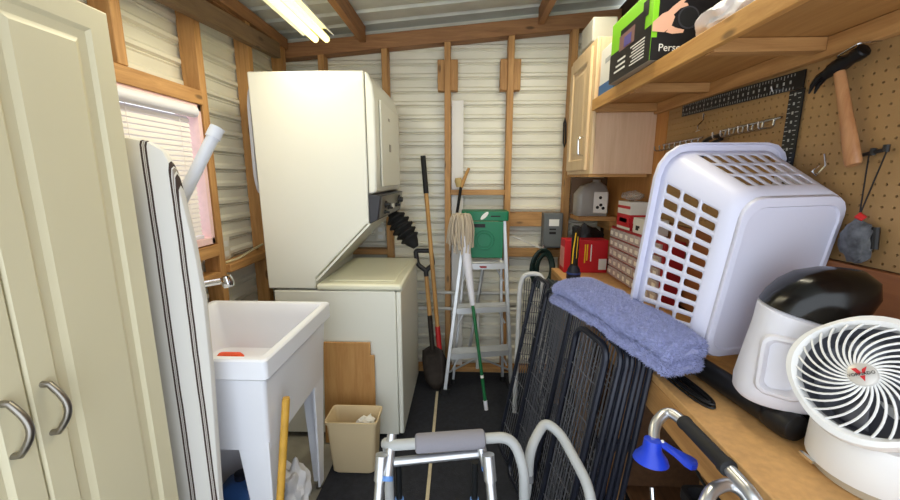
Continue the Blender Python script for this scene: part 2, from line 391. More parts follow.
# faucet
fc = thing('faucet', 'chrome faucet with a clear knob above the laundry tub', 'faucet', (-1.10, 1.36, SZ))
part('base', lathe(NB(), [(.028, 0), (.028, .01), (.014, .02), (.013, .11)], M.Translation((-1.105, 1.36, SZ+.001)), 16), CHROME, fc)
part('spout', T(fillet([(-1.105, 1.36, .985), (-1.06, 1.37, 1.012), (-.925, 1.41, 1.030)], .03), .012, 12), CHROME, fc)
part('nozzle', lathe(NB(), [(.019, -.022), (.022, -.01), (.022, .012), (.018, .022)], axis_m((-.918, 1.411, 1.026), (.25, .05, -1)), 16), CHROME, fc)
single('cleaning_brush', loft(NB(), [rrect(.056, .02, .016, 3, z, -.98, 1.47) for z in (.662, .685)]+[rrect(.046, .013, .012, 3, .698, -.98, 1.47)]), mat('orange_plastic', col(238, 84, 30), .4), 'orange scrubbing brush lying in the laundry tub', 'brush')
single('soap_bar', loft(NB(), [rrect(.03, .02, .01, 3, z, -1.04, 1.42) for z in (.661, .675)]+[rrect(.026, .016, .01, 3, .685, -1.04, 1.42)]), PAPERW, 'white bar of soap beside the orange brush in the tub', 'soap')

# ironing board
IY = .985
ib = thing('ironing_board', 'upright ironing board with a striped white cover', 'ironing board', (-.92, IY, 0))
edge = [(150, 141), (165, 150), (176, 170), (184, 196), (196, 245), (206, 300), (213, 370), (218, 440), (222, 500)]
pts = []
for px, py in edge:
    q = at(px, py, Y=IY); pts.append((q.x, q.z))
cx = pts[0][0]-.115
pts += [(pts[-1][0]-.002, .30), (pts[-1][0]-.02, .16), (pts[-1][0]-.06, .10)]
top = [(cx+.0, pts[0][1]+.012), (cx+.06, pts[0][1]+.010)]
right = top+pts
left = [(2*cx-x, z) for x, z in right[1:]][::-1]
left = [(max(x, -1.10), z) for x, z in left]
out = right+left
bm = NB(); lo = []
mid = (cx, .8)
for ins, dy in ((.012, 0), (.003, .004), (0, .013), (.003, .022), (.012, .026)):
    lo.append([V((x+(mid[0]-x)*ins/.2*.6, IY+dy-.013, z+(mid[1]-z)*ins/.7)) for x, z in out])
loft(bm, lo)
st = bpy.data.materials.new('striped_cotton'); st.use_nodes = True; nt = st.node_tree; b = nt.nodes['Principled BSDF']; b.inputs['Roughness'].default_value = .85
tc = nt.nodes.new('ShaderNodeTexCoord'); sp = nt.nodes.new('ShaderNodeSeparateXYZ'); nt.links.new(tc.outputs['Object'], sp.inputs[0])
nz_ = nt.nodes.new('ShaderNodeTexNoise'); nz_.inputs['Scale'].default_value = 6
nt.links.new(tc.outputs['Object'], nz_.inputs[0])
def mth(op, a, b_=None):
    k = nt.nodes.new('ShaderNodeMath'); k.operation = op
    for i, q in enumerate((a, b_)):
        if q is None: continue
        if isinstance(q, (int, float)): k.inputs[i].default_value = q
        else: nt.links.new(q, k.inputs[i])
    return k.outputs[0]
xx = mth('ADD', sp.outputs[0], mth('MULTIPLY', nz_.outputs[0], .006))
f = mth('FRACT', mth('DIVIDE', mth('ADD', xx, .5155), .066))
rp = nt.nodes.new('ShaderNodeValToRGB'); e = rp.color_ramp; e.interpolation = 'CONSTANT'
cw = col(222, 220, 216); cb = col(62, 46, 40); cg = col(150, 140, 132)
e.elements[0].position = 0; e.elements[0].color = cw
e.elements[1].position = .37; e.elements[1].color = cb
for p_, c_ in ((.455, cw), (.48, cg), (.53, cw), (.55, cb), (.635, cw)):
    q = e.elements.new(p_); q.color = c_
nt.links.new(f, rp.inputs[0]); nt.links.new(rp.outputs[0], b.inputs['Base Color'])
bp = nt.nodes.new('ShaderNodeBump'); bp.inputs['Strength'].default_value = .5; bp.inputs['Distance'].default_value = .01; nt.links.new(nz_.outputs[0], bp.inputs['Height']); nt.links.new(bp.outputs[0], b.inputs['Normal'])
part('cover', bm, st, ib)
TUBEW = mat('white_enamel_tube', col(222, 226, 236), .4)
a_, b_ = at(160, 243, Y=1.04), at(217, 129, Y=1.16)
ft = part('leg', T([V((-1.06, 1.03, .75)), a_, b_], .017, 14), TUBEW, ib)
d_ = (b_-a_).normalized()
part('end_cap', T([b_-d_*.03, b_+d_*.004], .0205, 16), TUBEW, ft)
part('collar', T([a_+d_*.07, a_+d_*.085], .020, 16), TUBEW, ft)
part('leg', T([(-1.08, 1.02, .12), (-.90, 1.02, .95)], .012, 10), TUBEW, ib)

# workbench
BX, BZ = .541, .87
wbn = thing('workbench', 'long workbench with a tan particleboard top', 'workbench', (.74, 1.25, 0))
part('top', B(BX, XR-.024, .12, 2.36, BZ-.022, BZ), MDF, wbn, bevel=.003)
part('apron', B(BX, BX+.032, .12, 2.36, BZ-.115, BZ-.023), fir('Y'), wbn, bevel=.003)
for y in (.2, 1.28, 1.75, 2.25):
    part('leg', B(BX+.034, BX+.072, y, y+.088, .009, BZ-.023), fir('Z'), wbn, bevel=.002)
    part('leg', B(XR-.064, XR-.026, y, y+.088, .009, BZ-.023), fir('Z'), wbn, bevel=.002)
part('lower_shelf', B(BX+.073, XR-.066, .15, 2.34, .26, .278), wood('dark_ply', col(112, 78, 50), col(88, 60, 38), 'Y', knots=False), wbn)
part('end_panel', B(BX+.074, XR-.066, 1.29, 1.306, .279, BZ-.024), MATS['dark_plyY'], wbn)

# overhead shelf
ZS = 1.757
sh = thing('overhead_shelf', 'long pine shelf over the workbench with stored boxes', 'shelf', (.78, 1.0, ZS))
part('board', B(.642, XR-.002, .05, 2.02, ZS+.019, ZS+.036), wood('shelf_ply', col(186, 140, 82), col(164, 116, 62), 'Y', knots=False), sh)
part('front_rail', B(.622, .641, .05, 2.02, ZS-.012, ZS+.04), pine('Y'), sh, bevel=.002)
part('back_rail', B(XR-.026, XR-.002, .05, 2.02, ZS-.03, ZS+.018), fir('Y'), sh, bevel=.002)
for y in (.62, 1.10, 1.58): part('cleat', B(.642, XR-.027, y, y+.04, ZS-.016, ZS+.018), fir('X'), sh, bevel=.002)
part('end_cleat', B(.642, XR-.027, 1.985, 2.02, ZS-.02, ZS+.018), fir('X'), sh, bevel=.002)

# wall cabinet
MAPLE = wood('maple', col(226, 200, 160), col(212, 180, 138), 'Z', knots=False, rough=.45)
wc = thing('wall_cabinet', 'maple wall cabinet with a framed door above the jug', 'cabinet', (.79, 2.23, 1.43))
part('carcass', B(.65, XR-.005, 2.025, 2.46, 1.44, 2.085), wood('maple_side', col(222, 190, 160), col(208, 172, 140), 'Z', knots=False, rough=.45), wc, bevel=.002)
part('bottom_trim', B(.632, XR-.03, 2.023, 2.46, 1.425, 1.439), fir('X'), wc)
part('face_frame', B(.632, .649, 2.023, 2.462, 1.44, 2.085), MAPLE, wc, bevel=.002)
bm = NB()
def rg(i, dx): return [V((.618+dx, 2.07+i, 1.46+i)), V((.618+dx, 2.44-i, 1.46+i)), V((.618+dx, 2.44-i, 2.06-i)), V((.618+dx, 2.07+i, 2.06-i))]
loft(bm, [rg(0, .013), rg(0, .003), rg(.003, 0), rg(.055, 0), rg(.062, .008), rg(.08, .008), rg(.10, .002)])
wdo = part('door', bm, MAPLE, wc, smooth=False)
part('handle', T(fillet([(.617, 2.105, 1.63), (.59, 2.105, 1.625), (.592, 2.10, 1.54), (.617, 2.105, 1.535)], .02), .0045, 8), CHROME, wdo, 'chrome pull')

# ================================================================== LAMPS
def lamp_light(name, loc, sx, sy, power, colr):
    l = bpy.data.lights.new(name, 'AREA'); l.shape = 'RECTANGLE'; l.size = sx; l.size_y = sy; l.energy = power; l.color = colr
    o = bpy.data.objects.new(name, l); C.objects.link(o); o.location = loc; return o
TUBE = mat('fluorescent_tube', (1, .93, .66, 1), .4, emit=(1, .85, .22, 1), es=1.6)
def shoplight(x, y0_, y1_, z, label, n=2, pw=3.6):
    t = thing('fluorescent_light', label, 'light', (x, (y0_+y1_)/2, z), 'ceiling shop lights')
    bm = NB(); loft(bm, [[V((x+dx, y, z+dz)) for dx, dz in ((-.075, .012), (-.04, .045), (.04, .045), (.075, .012), (.077, .016), (.042, .05), (-.042, .05), (-.077, .016))] for y in (y0_, y1_)])
    part('reflector', bm, WHITEP, t, smooth=False)
    for k in range(n):
        xx_ = x+(-.028 if k == 0 else .028) if n == 2 else x+(k-1)*.045
        tb = part('tube', T([(xx_, y0_+.02, z+.008), (xx_, y1_+.03, z+.008)], .0165, 12), TUBE, t)
        part('tube_cap', T([(xx_, y1_+.0305, z+.008), (xx_, y1_+.036, z+.008)], .0155, 12), WHITEP, tb)
    lo_ = lamp_light('tube_glow', (x, (y0_+y1_)/2, z-.016), .11, (y1_-y0_)*.96, pw, (1, .93, .76)); lo_.parent = t; lo_.location = V((x, (y0_+y1_)/2, z-.016))-ORG[t.name]
    for y in (y0_+.15, y1_-.25): part('hanger_chain', T([(x, y, z+.05), (x, y, roofz(x)-.002)], .0015, 5), STEEL, t)
    return t
s1 = shoplight(-.725, .95, 2.03, 2.095, 'two tube fluorescent fixture hanging above the dryer')
s2 = shoplight(.53, .95, 2.12, 2.345, 'fluorescent fixture near the ceiling above the wall cabinet', 3, 6)

# ================================================================== THINGS ON THE BENCH
# laundry basket (leaning on its short end against the pegboard)
bk = thing('laundry_basket', 'white slotted laundry basket tipped up on the workbench', 'basket', (.74, 1.1, .88))
RB = M(((.976, .0193, .217), (.2172, -.1632, -.9624), (.0168, .9864, -.1635))); CB = V((.736, 1.208, 1.2010))
BL_, BW, bl2, bw2, BD = .60, .39, .436, .300, .2281
def bpt(u, v, d): return CB+RB @ V((u, v, d))
def perim(hu, hv, r, nu=6, nv=11, nc=4):
    out = []; kind = []
    def line(p, q, n, hole):
        for i in range(n): out.append((p[0]+(q[0]-p[0])*i/n, p[1]+(q[1]-p[1])*i/n)); kind.append(hole and 0 <= i)
    def arc(cx, cy, a0):
        for i in range(nc):
            a = math.radians(a0+90*i/nc); out.append((cx+r*math.cos(a), cy+r*math.sin(a))); kind.append(False)
    line((hu, -hv+r), (hu, hv-r), nv, True); arc(hu-r, hv-r, 0)
    line((hu-r, hv), (-hu+r, hv), nu, True); arc(-hu+r, hv-r, 90)
    line((-hu, hv-r), (-hu, -hv+r), nv, True); arc(-hu+r, -hv+r, 180)
    line((-hu+r, -hv), (hu-r, -hv), nu, True); arc(hu-r, -hv+r, 270)
    return out, kind
pr_, kd = perim(BW/2, BL_/2, .07); pb_, _ = perim(bw2/2, bl2/2, .05)
ts = [0, .10, .34, .58, .82, 1.0]; N_ = len(pr_)
bm = NB()
gv = [[bm.verts.new(bpt(pr_[i][0]*(1-t)+pb_[i][0]*t, pr_[i][1]*(1-t)+pb_[i][1]*t, BD*t)) for t in ts] for i in range(N_)]
for i in range(N_):
    j = (i+1) % N_
    for k in range(len(ts)-1):
        a, b, c, d = gv[i][k], gv[j][k], gv[j][k+1], gv[i][k+1]
        if kd[i] and 1 <= k <= 3:
            A, B2, C2, D2 = a.co, b.co, c.co, d.co
            bil = lambda s, t: (A*(1-s)+B2*s)*(1-t)+(D2*(1-s)+C2*s)*t
            s0, s1_, t0, t1 = .19, .81, .08, .92; e1, e2 = .16, .06
            ring = [bil(*q) for q in ((s0, t0+e2), (s0+e1, t0), (s1_-e1, t0), (s1_, t0+e2), (s1_, t1-e2), (s1_-e1, t1), (s0+e1, t1), (s0, t1-e2))]
            h = [bm.verts.new(q) for q in ring]
            bm.faces.new((a, h[0], h[7], d)); bm.faces.new((a, h[1], h[0])); bm.faces.new((a, b, h[2], h[1])); bm.faces.new((b, h[3], h[2]))
            bm.faces.new((b, c, h[4], h[3])); bm.faces.new((c, h[5], h[4])); bm.faces.new((c, d, h[6], h[5])); bm.faces.new((d, h[7], h[6]))
        else: bm.faces.new((a, b, c, d))
part('slotted_sides', bm, BASKP, bk, sol=.0035)
sc_ = lambda k: [bpt(u*k, v*k, 0) for u, v in pb_]
bm = NB()
loft(bm, [[bpt(u*s_, v*s_, BD+dz) for u, v in pb_] for s_, dz in ((1.0, 0), (.985, .008), (.90, .010), (.885, .005))], False, True)
part('base', bm, BASKP, bk, sol=.003)
bm = NB(); rings = []
for s_, dz in ((0, -.002), (.010, -.006), (.020, -.002), (.023, .012), (.020, .013), (.016, .003), (.008, .003), (0, .006)):
    q, _ = perim(BW/2+s_, BL_/2+s_, .07+s_); rings.append([bpt(u, v, dz) for u, v in q])
loft(bm, rings+[rings[0]], False, False); bmesh.ops.remove_doubles(bm, verts=bm.verts, dist=1e-5)
part('rim', bm, BASKP, bk)

# canister with black dome
cn = thing('steam_cleaner', 'white canister with a glossy black domed top on the bench', 'appliance', (.81, .84, BZ))
ccx, ccy = .708, .826
def ell(rx, ry, z, ox=0, oy=0, n=36, rot=-.40, tilt=0):
    out = []
    for k in range(n):
        a = 2*math.pi*k/n; x, y = rx*math.copysign(abs(math.cos(a))**.8, math.cos(a)), ry*math.copysign(abs(math.sin(a))**.8, math.sin(a))
        xr, yr = x*math.cos(rot)-y*math.sin(rot), x*math.sin(rot)+y*math.cos(rot)
        out.append(V((ccx+ox+xr, ccy+oy+yr, z-tilt*(x/.1))))
    return out
part('foot', loft(NB(), [ell(.045, .05, BZ+.001, .045), ell(.055, .055, BZ+.064, .03)]), BLACKP, cn)
part('body', loft(NB(), [ell(.074, .066, BZ+.064), ell(.080, .071, BZ+.071), ell(.081, .072, BZ+.095), ell(.079, .070, BZ+.16, .010), ell(.078, .070, BZ+.225, .022, 0), ell(.080, .073, BZ+.256, .030, 0, tilt=.022), ell(.072, .066, BZ+.262, .030, 0, tilt=.022)]), WHITEP, cn)
part('dome', loft(NB(), [ell(.0785, .0715, BZ+.264, .030, 0, tilt=.022), ell(.082, .075, BZ+.29, .044, -.004, tilt=.016), ell(.080, .070, BZ+.32, .060, -.008, tilt=.010), ell(.066, .055, BZ+.346, .070, -.012, tilt=.004), ell(.038, .03, BZ+.362, .076, -.014), ell(.008, .008, BZ+.366, .076, -.014)]), GLOSSB, cn)
nrm_ = V((-.66, -.74, .14)); ph = axis_m((ccx-.041, ccy-.052, BZ+.160), nrm_, (.74, -.66, 0))
bm = NB(); rs = []
for i, h in ((0, -.03), (0, .003), (.004, .010), (.010, .012), (.015, .006), (.020, -.008)):
    rs.append([ph @ p for p in rrect(.042-i, .066-i, .024-i*.6, 5, h)])
loft(bm, rs, False, True); part('grip_recess', bm, WHITEP, cn)
part('hinge_clip', T([(ccx+.075, ccy-.098, BZ+.243), (ccx+.105, ccy-.10, BZ+.240)], .005, 10), CHROME, cn)
# black tube with flared end
vt = thing('vacuum_tube', 'black plastic tube with a flared end lying on the bench', 'tube', (.68, .88, BZ))
A1, A2 = V((.655, 1.07, BZ+.031)), V((.690, .805, BZ+.031)); dv = (A2-A1).normalized()
part('pipe', T([A1, A2], .028, 20), BLACKP, vt)
part('cuff', lathe(NB(), [(.0295, -.004), (.032, 0), (.0335, .012), (.033, .04), (.028, .056), (.025, .058)], axis_m(A2+V((0, 0, .003)), dv), 20), BLACKP, vt)
# cable bundle
cb_ = thing('cable_bundle', 'looped black cables lying on the bench beside the towel', 'cable', (.58, .95, BZ))
for k in range(7):
    wv = .008+.0035*k; z = BZ+.004+.0035*(k % 3)
    pts = []
    for q in range(25):
        a = 2*math.pi*q/25; s_ = math.copysign(abs(math.sin(a))**.7, math.sin(a))
        pts.append(V((.590+wv*.8*math.cos(a)+.012*s_+.0015*(k % 2), 1.0-.11*s_-.004*k, z)))
    part('cable', T(pts, .0026, 6, closed=True), BLACKP, cb_)
part('cable_tie', T([V((.560, 1.035, BZ+.008)), V((.621, 1.045, BZ+.011))], .0045, 6), INK, cb_)

# table fan
fn = thing('table_fan', 'white desk fan with swirled grille on the bench corner', 'fan', (.72, .65, BZ))
FC = at(870, 380, Y=.63)
ndir = (V((-.60, 0, CAMH+.42))-FC).normalized()
fm = axis_m(FC, ndir, (1, 0, 0))       # local z to the front, x right
FR = .107
def sq(r, z, p=2.5, n=48):
    out = []
    for k in range(n):
        a = 2*math.pi*k/n; q = (abs(math.cos(a))**p+abs(math.sin(a))**p)**(-1/p); out.append(fm @ V((r*q*math.cos(a), r*q*math.sin(a), z)))
    return out
FANW = mat('fan_white', col(232, 232, 232), .35)
part('housing', loft(NB(), [sq(.091, -.004, 2), sq(.093, .012, 2), sq(.098, .018, 2.2), sq(.105, .014, 2.4), sq(FR, 0), sq(FR-.002, -.03), sq(.098, -.060, 2.2), sq(.070, -.085, 2), sq(.03, -.095, 2)], False, True), FANW, fn)
part('inner_cone', loft(NB(), [sq(.0905, -.003, 2), sq(.086, -.05, 2), sq(.05, -.07, 2), sq(.01, -.075, 2)], False, True), mat('fan_dark_grey', col(84, 86, 96), .5), fn)
for k in range(5):
    a0 = 2*math.pi*k/5; bm = NB(); rows = []
    for t in range(6):
        r = .02+.062*t/5; tw = .5+.2*t/5
        rows.append([fm @ V((r*math.cos(a0+s_), r*math.sin(a0+s_), -.04+s_*.03)) for s_ in (-tw*.5, -tw*.25, 0, tw*.25, tw*.5)])
    loft(bm, rows, False, False, closed=False); part('blade', bm, mat('fan_blade_grey', col(110, 112, 122), .45), fn, sol=.002)
for k in range(30):
    a0 = 2*math.pi*k/30; pts = []
    for t in range(11):
        u = t/10; r = .017+.077*u; a = a0-.95*u**.8; pts.append(fm @ V((r*math.cos(a), r*math.sin(a), .013+.022*(1-u*u))))
    part('grille_vane', T(pts, .0019, 6), FANW, fn)
hb = part('hub', lathe(NB(), [(.0185, .028), (.0195, .036), (.018, .040), (.010, .042), (.002, .0425)], fm, 28), mat('hub_silver', col(212, 208, 204), .3, .4), fn)
FRED = mat('emblem_red', col(196, 40, 48), .4)
for poly in (((-.013, .013), (-.004, .013), (.0005, .003), (-.004, -.002)), ((.013, .013), (.004, .009), (.0015, .002), (.0045, -.001)), ((-.0045, -.004), (.0045, -.004), (0, -.016))):
    part('emblem', prism(NB(), [(x_*.78, y_*.78) for x_, y_ in poly], fm @ M.Rotation(-.12, 4, 'Z') @ M.Translation((0, 0, .0418)), .0012), FRED, hb)
part('lettering', text_bm('VORNADO', .0068, fm @ M.Rotation(-.12, 4, 'Z') @ M.Translation((0, -.0005, 0.0436))), INK, hb, smooth=False)
part('neck', loft(NB(), [rrect(.040, .045, .02, 4, BZ+.10, .775, .655), rrect(.05, .06, .02, 4, BZ+.16, .79, .675)]), FANW, fn)
def bs(r, z, ox=0, oy=0): return [V((.775+ox+r*math.cos(2*math.pi*k/40), .655+oy+r*math.sin(2*math.pi*k/40), z+(.012*math.cos(2*math.pi*k/40) if z > BZ+.03 else 0))) for k in range(40)]
part('base', loft(NB(), [bs(.100, BZ+.026), bs(.108, BZ+.032), bs(.106, BZ+.10), bs(.100, BZ+.112), bs(.085, BZ+.115)]), FANW, fn)
fb = part('foot_ring', loft(NB(), [bs(.097, BZ+.002), bs(.099, BZ+.025)]), mat('fan_beige', col(190, 180, 160), .5), fn)
part('switch', B(.662, .669, .67, .70, BZ+.016, BZ+.022), CHROME, fb)

# folded towel
from mathutils import noise
def towel(dz_, hh0, dx_, u0, crease):
    bm = NB(); path = [V((.428, 1.45, 1.002)), V((.443, 1.36, 1.010)), V((.472, 1.23, 1.010)), V((.515, 1.095, 1.002)), V((.557, .99, .985)), V((.580, .935, .967))]
    n = 120; m = 96; rings = []
    for i in range(n):
        t = i/(n-1)*(len(path)-1); k = min(int(t), len(path)-2); f_ = t-k
        p0, p1, p2, p3 = path[max(k-1, 0)], path[k], path[k+1], path[min(k+2, len(path)-1)]
        c = .5*((2*p1)+(p2-p0)*f_+(2*p0-5*p1+4*p2-p3)*f_*f_+(3*p1-p0-3*p2+p3)*f_**3)
        tg = (p2-p1).normalized(); sd = tg.cross(V((0, 0, 1))).normalized()   # sd: right of travel = -X side
        u = i/(n-1); end = min(1, math.sqrt(max(0, 1-(max(0, .10-u)/.10)**2)), math.sqrt(max(0.0, 1-(max(0, u-.94)/.06)**2)))
        hw = (.100-.018*u)*(.35+.65*end); hh = hh0*(.25+.75*end)
        rg_ = []
        for q in range(m):
            a = 2*math.pi*q/m; x = hw*math.copysign(abs(math.cos(a))**.75, math.cos(a)); z = hh*math.copysign(abs(math.sin(a))**.75, math.sin(a))
            # a fold line along the camera-side edge, sagging outer lips
            aa = a if a < math.pi else a-2*math.pi
            fold = math.exp(-((aa+.25)/.16)**2); x *= 1-crease*fold*min(1, max(0, u-.15)*3)
            z -= .008*(x/hw)**2 if hw > .01 else 0
            if x < 0: x *= .74
            p = c + sd*(x+dx_) + V((0, 0, z+dz_))
            p += V((0, 0, 1))*.010*noise.noise(p*9) 
            rg_.append(p)
        rings.append(rg_)
    loft(bm, rings); bmesh.ops.recalc_face_normals(bm, faces=bm.faces); bm.normal_update()
    for v in bm.verts: v.co += v.normal*.004*noise.noise(v.co*45)
    bm.normal_update()
    return bm
tw = thing('folded_towel', 'folded blue grey terry towel draped over the wire pen', 'towel', (.50, 1.2, .94))
TERRY = mat('terry_cloth', col(158, 164, 204), .95, var=.18, scale=120)
def piled(tb_):
    pile = NB()
    for f in [f for f in tb_.faces if len(f.verts) == 4]:
        if f.normal.z < -.8: continue
        vv = [v.co for v in f.verts]
        for q in range(max(1, int(f.calc_area()*1.6e5+random.random()))):
            a, b = random.random(), random.random(); p = (vv[0]*(1-a)+vv[1]*a)*(1-b)+(vv[3]*(1-a)+vv[2]*a)*b
            d = (f.normal+V((random.gauss(0, .6), random.gauss(0, .6), random.gauss(0, .5)))).normalized(); o_ = d.orthogonal().normalized()*.0015; o2 = d.cross(o_)
            l = random.uniform(.004, .0105); vs_ = [pile.verts.new(p+o_-d*.001), pile.verts.new(p-o_*.5+o2*.86-d*.001), pile.verts.new(p-o_*.5-o2*.86-d*.001), pile.verts.new(p+d*l)]
            for t_ in ((0, 1, 3), (1, 2, 3), (2, 0, 3)): pile.faces.new([vs_[k] for k in t_])
    return pile
for args in ((.018, .026, 0, 0, 0), (-.024, .022, .010, 0, .12)):
    tb_ = towel(*args); pl2 = piled(tb_)
    clo = part('cloth_layer', tb_, TERRY, tw); stuff(part('terry_pile', pl2, TERRY, clo, smooth=False))
part('hem', T([at(559, 296, Z=.962), at(563, 304, Z=.956), at(575, 314, Z=.95), at(590, 322, Z=.948)], .006, 8), mat('cream_hem', col(224, 218, 190), .9), tw)

# folded wire pet pen
pn = thing('wire_pet_pen', 'folded black wire pet pen leaning against the workbench', 'pet pen', (.42, 1.45, .009))
def pen_panel(parent, f_, n_, ztop, lean=.19, zb=.012, name='panel', mt_=PENB, r=.0108, wires=True):
    f_, n_ = V((f_[0], f_[1], 0)), V((n_[0], n_[1], 0)); al = n_-f_; W = al.length; al /= W
    H = ztop-zb; dn = V((-lean, .0, -1)); o = V((f_.x, f_.y, ztop))
    P = lambda s, h: o+al*s+dn*h
    loop = []
    R = min(.045, W*.4)
    for cs, ch, a0 in ((W-R, R, -90), (W-R, H-R, 0), (R, H-R, 90), (R, R, 180)):
        for k in range(7):
            a = math.radians(a0+90*k/6); loop.append(P(cs+R*math.cos(a), ch+R*math.sin(a)))
    fo = part(name, T(loop, r, 8, closed=True), mt_, parent)
    if wires:
        bm = NB(); nv = max(4, int(W/.021))
        for k in range(1, nv): tube(bm, [P(W*k/nv, .004), P(W*k/nv, H-.004)], .0014, 4)
        for k in range(1, 7): tube(bm, [P(.003, H*k/7), P(W-.003, H*k/7)], .0018, 4)
        stuff(part('wire_mesh', bm, WIREM, fo))
    return fo
pen_panel(pn, (.352, 1.86), (.388, 1.70), .945, .17)
pen_panel(pn, (.372, 1.66), (.425, 1.45), .942, .16)
pen_panel(pn, (.388, 1.255), (.424, 1.075), .930, .14)
for k in range(6):
    x = .446+.0165*k; ln = .14-.006*k; p_ = pen_panel(pn, (x-.045, 1.84-.012*k), (x+.004, 1.035-.006*(k % 2)), .938, ln, wires=k < 3, r=.0088)
    for z in (.25, .62): part('hinge_clip', B(x-.004-ln*(.94-z), x+.011-ln*(.94-z), 1.028, 1.052, z, z+.03), PENB, p_)

# second panel with pale frame behind the pen
wf = thing('folded_screen', 'pale framed folding screen with dark mesh behind the pen', 'screen', (.30, 2.12, .009))
q0, q1 = at(517, 395, Y=2.12), at(524, 284, Y=2.12)
part('frame', T(fillet([(q0.x-.012, 2.12, .03), (q1.x-.02, 2.14, .80), (q1.x, 2.14, .885), (q1.x+.10, 2.10, .895), (q1.x+.13, 2.10, .02)], .05), .014, 10), mat('pale_frame', col(206, 208, 212), .5), wf)
bm = NB()
for k in range(9): tube(bm, [(q0.x+.004+.012*k, 2.125-.003*k, .04), (q1.x+.006+.012*k, 2.13-.003*k, .86)], .0022, 4)
for k in range(12): z = .08+.065*k; tube(bm, [(q0.x-.005+.03*z, 2.127, z), (q1.x+.11, 2.10, z)], .0018, 4)
stuff(part('mesh_infill', bm, PENB, wf))

# ---------------------------------------------------------------- far end of the bench
rb = thing('red_box', 'red cardboard box with yellow lettering at the bench end', 'box', (.70, 2.28, BZ))
part('carton', B(.585, .835, 2.235, 2.335, BZ+.001, BZ+.195), REDP, rb, bevel=.002)
YEL = mat('yellow_print', col(236, 190, 40), .6)
for k, (x0, x1, z0, z1, mt_) in enumerate(((.70, .707, .06, .17, YEL), (.712, .719, .075, .17, YEL), (.735, .741, .07, .17, PRINTW), (.66, .668, .14, .17, INK), (.645, .652, .14, .17, INK), (.66, .668, .09, .12, INK), (.645, .652, .09, .12, INK), (.785, .83, .02, .085, PRINTW))):
    part('print', B(x0, x1, 2.2338, 2.2352, BZ+z0, BZ+z1), mt_, rb)
part('end_flap', B(.583, .5848, 2.24, 2.33, BZ+.03, BZ+.15), mat('pink_print', col(220, 150, 140), .6), rb)
fl_ = thing('flashlight', 'black upright lantern torch with yellow stripe before the red box', 'flashlight', (.605, 2.10, BZ))
mfl = M.Translation((.605, 2.10, BZ+.001))
part('head', lathe(NB(), [(.036, 0), (.038, .004), (.037, .03), (.033, .055), (.022, .075)], mfl, 20), mat('navy_rubber', col(26, 30, 48), .5), fl_)
part('ring', lathe(NB(), [(.0385, .028), (.039, .030), (.039, .036), (.0375, .038)], mfl, 20, False, False), mat('blue_ring', col(40, 62, 130), .4), fl_)
part('barrel', lathe(NB(), [(.021, .0755), (.02, .10), (.021, .27), (.022, .272), (.022, .292), (.012, .296)], mfl, 16), BLACKP, fl_)
part('stripe', T([(.589, 2.0795, BZ+.09), (.591, 2.079, BZ+.17), (.599, 2.0772, BZ+.26)], .0035, 6), YEL, fl_)
part('stripe', T([(.609, 2.0775, BZ+.12), (.611, 2.0775, BZ+.24)], .002, 6), YEL, fl_)
# black bag behind
bm = blob(NB(), (.76, 2.385, 1.005), .1, .16, 3, (1.1, .36, 1.25), 3)
single('black_bag', bm, mat('black_bag_film', col(24, 24, 26), .3, bump=.6, bscale=25), 'crumpled black bag behind the red box', 'bag')
# parts organizer
og = thing('parts_organizer', 'red drawer organizer with rows of small clear drawers', 'organizer', (.87, 1.95, BZ))
OX, OY0, OY1, OZ1 = .825, 1.62, 2.21, BZ+.285
part('case', B(OX+.012, XR-.026, OY0, OY1, BZ+.001, OZ1), mat('organizer_red', col(168, 36, 44), .45), og, bevel=.002)
DRW = mat('clear_drawer', col(196, 186, 186), .25, coat=.3); TAGW = mat('drawer_tag', col(236, 232, 226), .7)
for r in range(5):
    for k in range(9):
        y = OY0+.012+k*.0635; z = BZ+.012+r*.054
        d = part('drawer', B(OX, OX+.0115, y, y+.057, z, z+.046), DRW, og, bevel=.002)
        j1, j2 = random.uniform(.006, .016), random.uniform(.036, .052)
        part('tag', B(OX-.0014, OX-.0002, y+j1, y+j2, z+.012, z+.026+j1*.6), TAGW, d)
def carton(name, label, x0, x1, y0, y1, z0, z1, rot, base, bands):
    cx_, cy_ = (x0+x1)/2, (y0+y1)/2; mr = M.Translation((cx_, cy_, 0)) @ M.Rotation(rot, 4, 'Z')
    t = thing(name, label, 'box', (cx_, cy_, z0)); hx_, hy_ = (x1-x0)/2, (y1-y0)/2
    part('carton', box(NB(), -hx_, hx_, -hy_, hy_, z0, z1, mr), base, t, bevel=.002)
    for a0, a1, b0, b1, mt_, face in bands:
        if face == 'x': part('print', box(NB(), -hx_-.0008, -hx_-.0001, -hy_+a0*2*hy_, -hy_+a1*2*hy_, z0+b0*(z1-z0), z0+b1*(z1-z0), mr), mt_, t)
        else: part('print', box(NB(), -hx_+a0*2*hx_, -hx_+a1*2*hx_, -hy_-.0008, -hy_-.0001, z0+b0*(z1-z0), z0+b1*(z1-z0), mr), mt_, t)
    return t
carton('small_carton', 'white and red carton with red bands on the organizer', .835, .925, 1.98, 2.14, OZ1+.001, OZ1+.145, 0, PAPERW, ((0, 1, .1, .55, REDP, 'x'), (0, 1, .1, .55, REDP, 'y'), (.2, .8, .25, .4, PRINTW, 'x'), (.2, .8, .25, .4, PRINTW, 'y'), (0, 1, .75, .85, REDP, 'x'), (.05, .2, .0, .1, REDP, 'y')))
carton('small_carton', 'white carton with a black triangle mark on the organizer', .835, .928, 1.78, 1.93, OZ1+.001, OZ1+.075, .04, PAPERW, ((.55, .8, .35, .5, INK, 'x'), (.62, .8, .2, .35, INK, 'x'), (.2, .4, .5, .62, mat('grey_print', col(140, 150, 170), .6), 'y')))
bm = blob(NB(), (.875, 2.06, OZ1+.175), .05, .2, 3, (.9, 1.5, .5), 8)
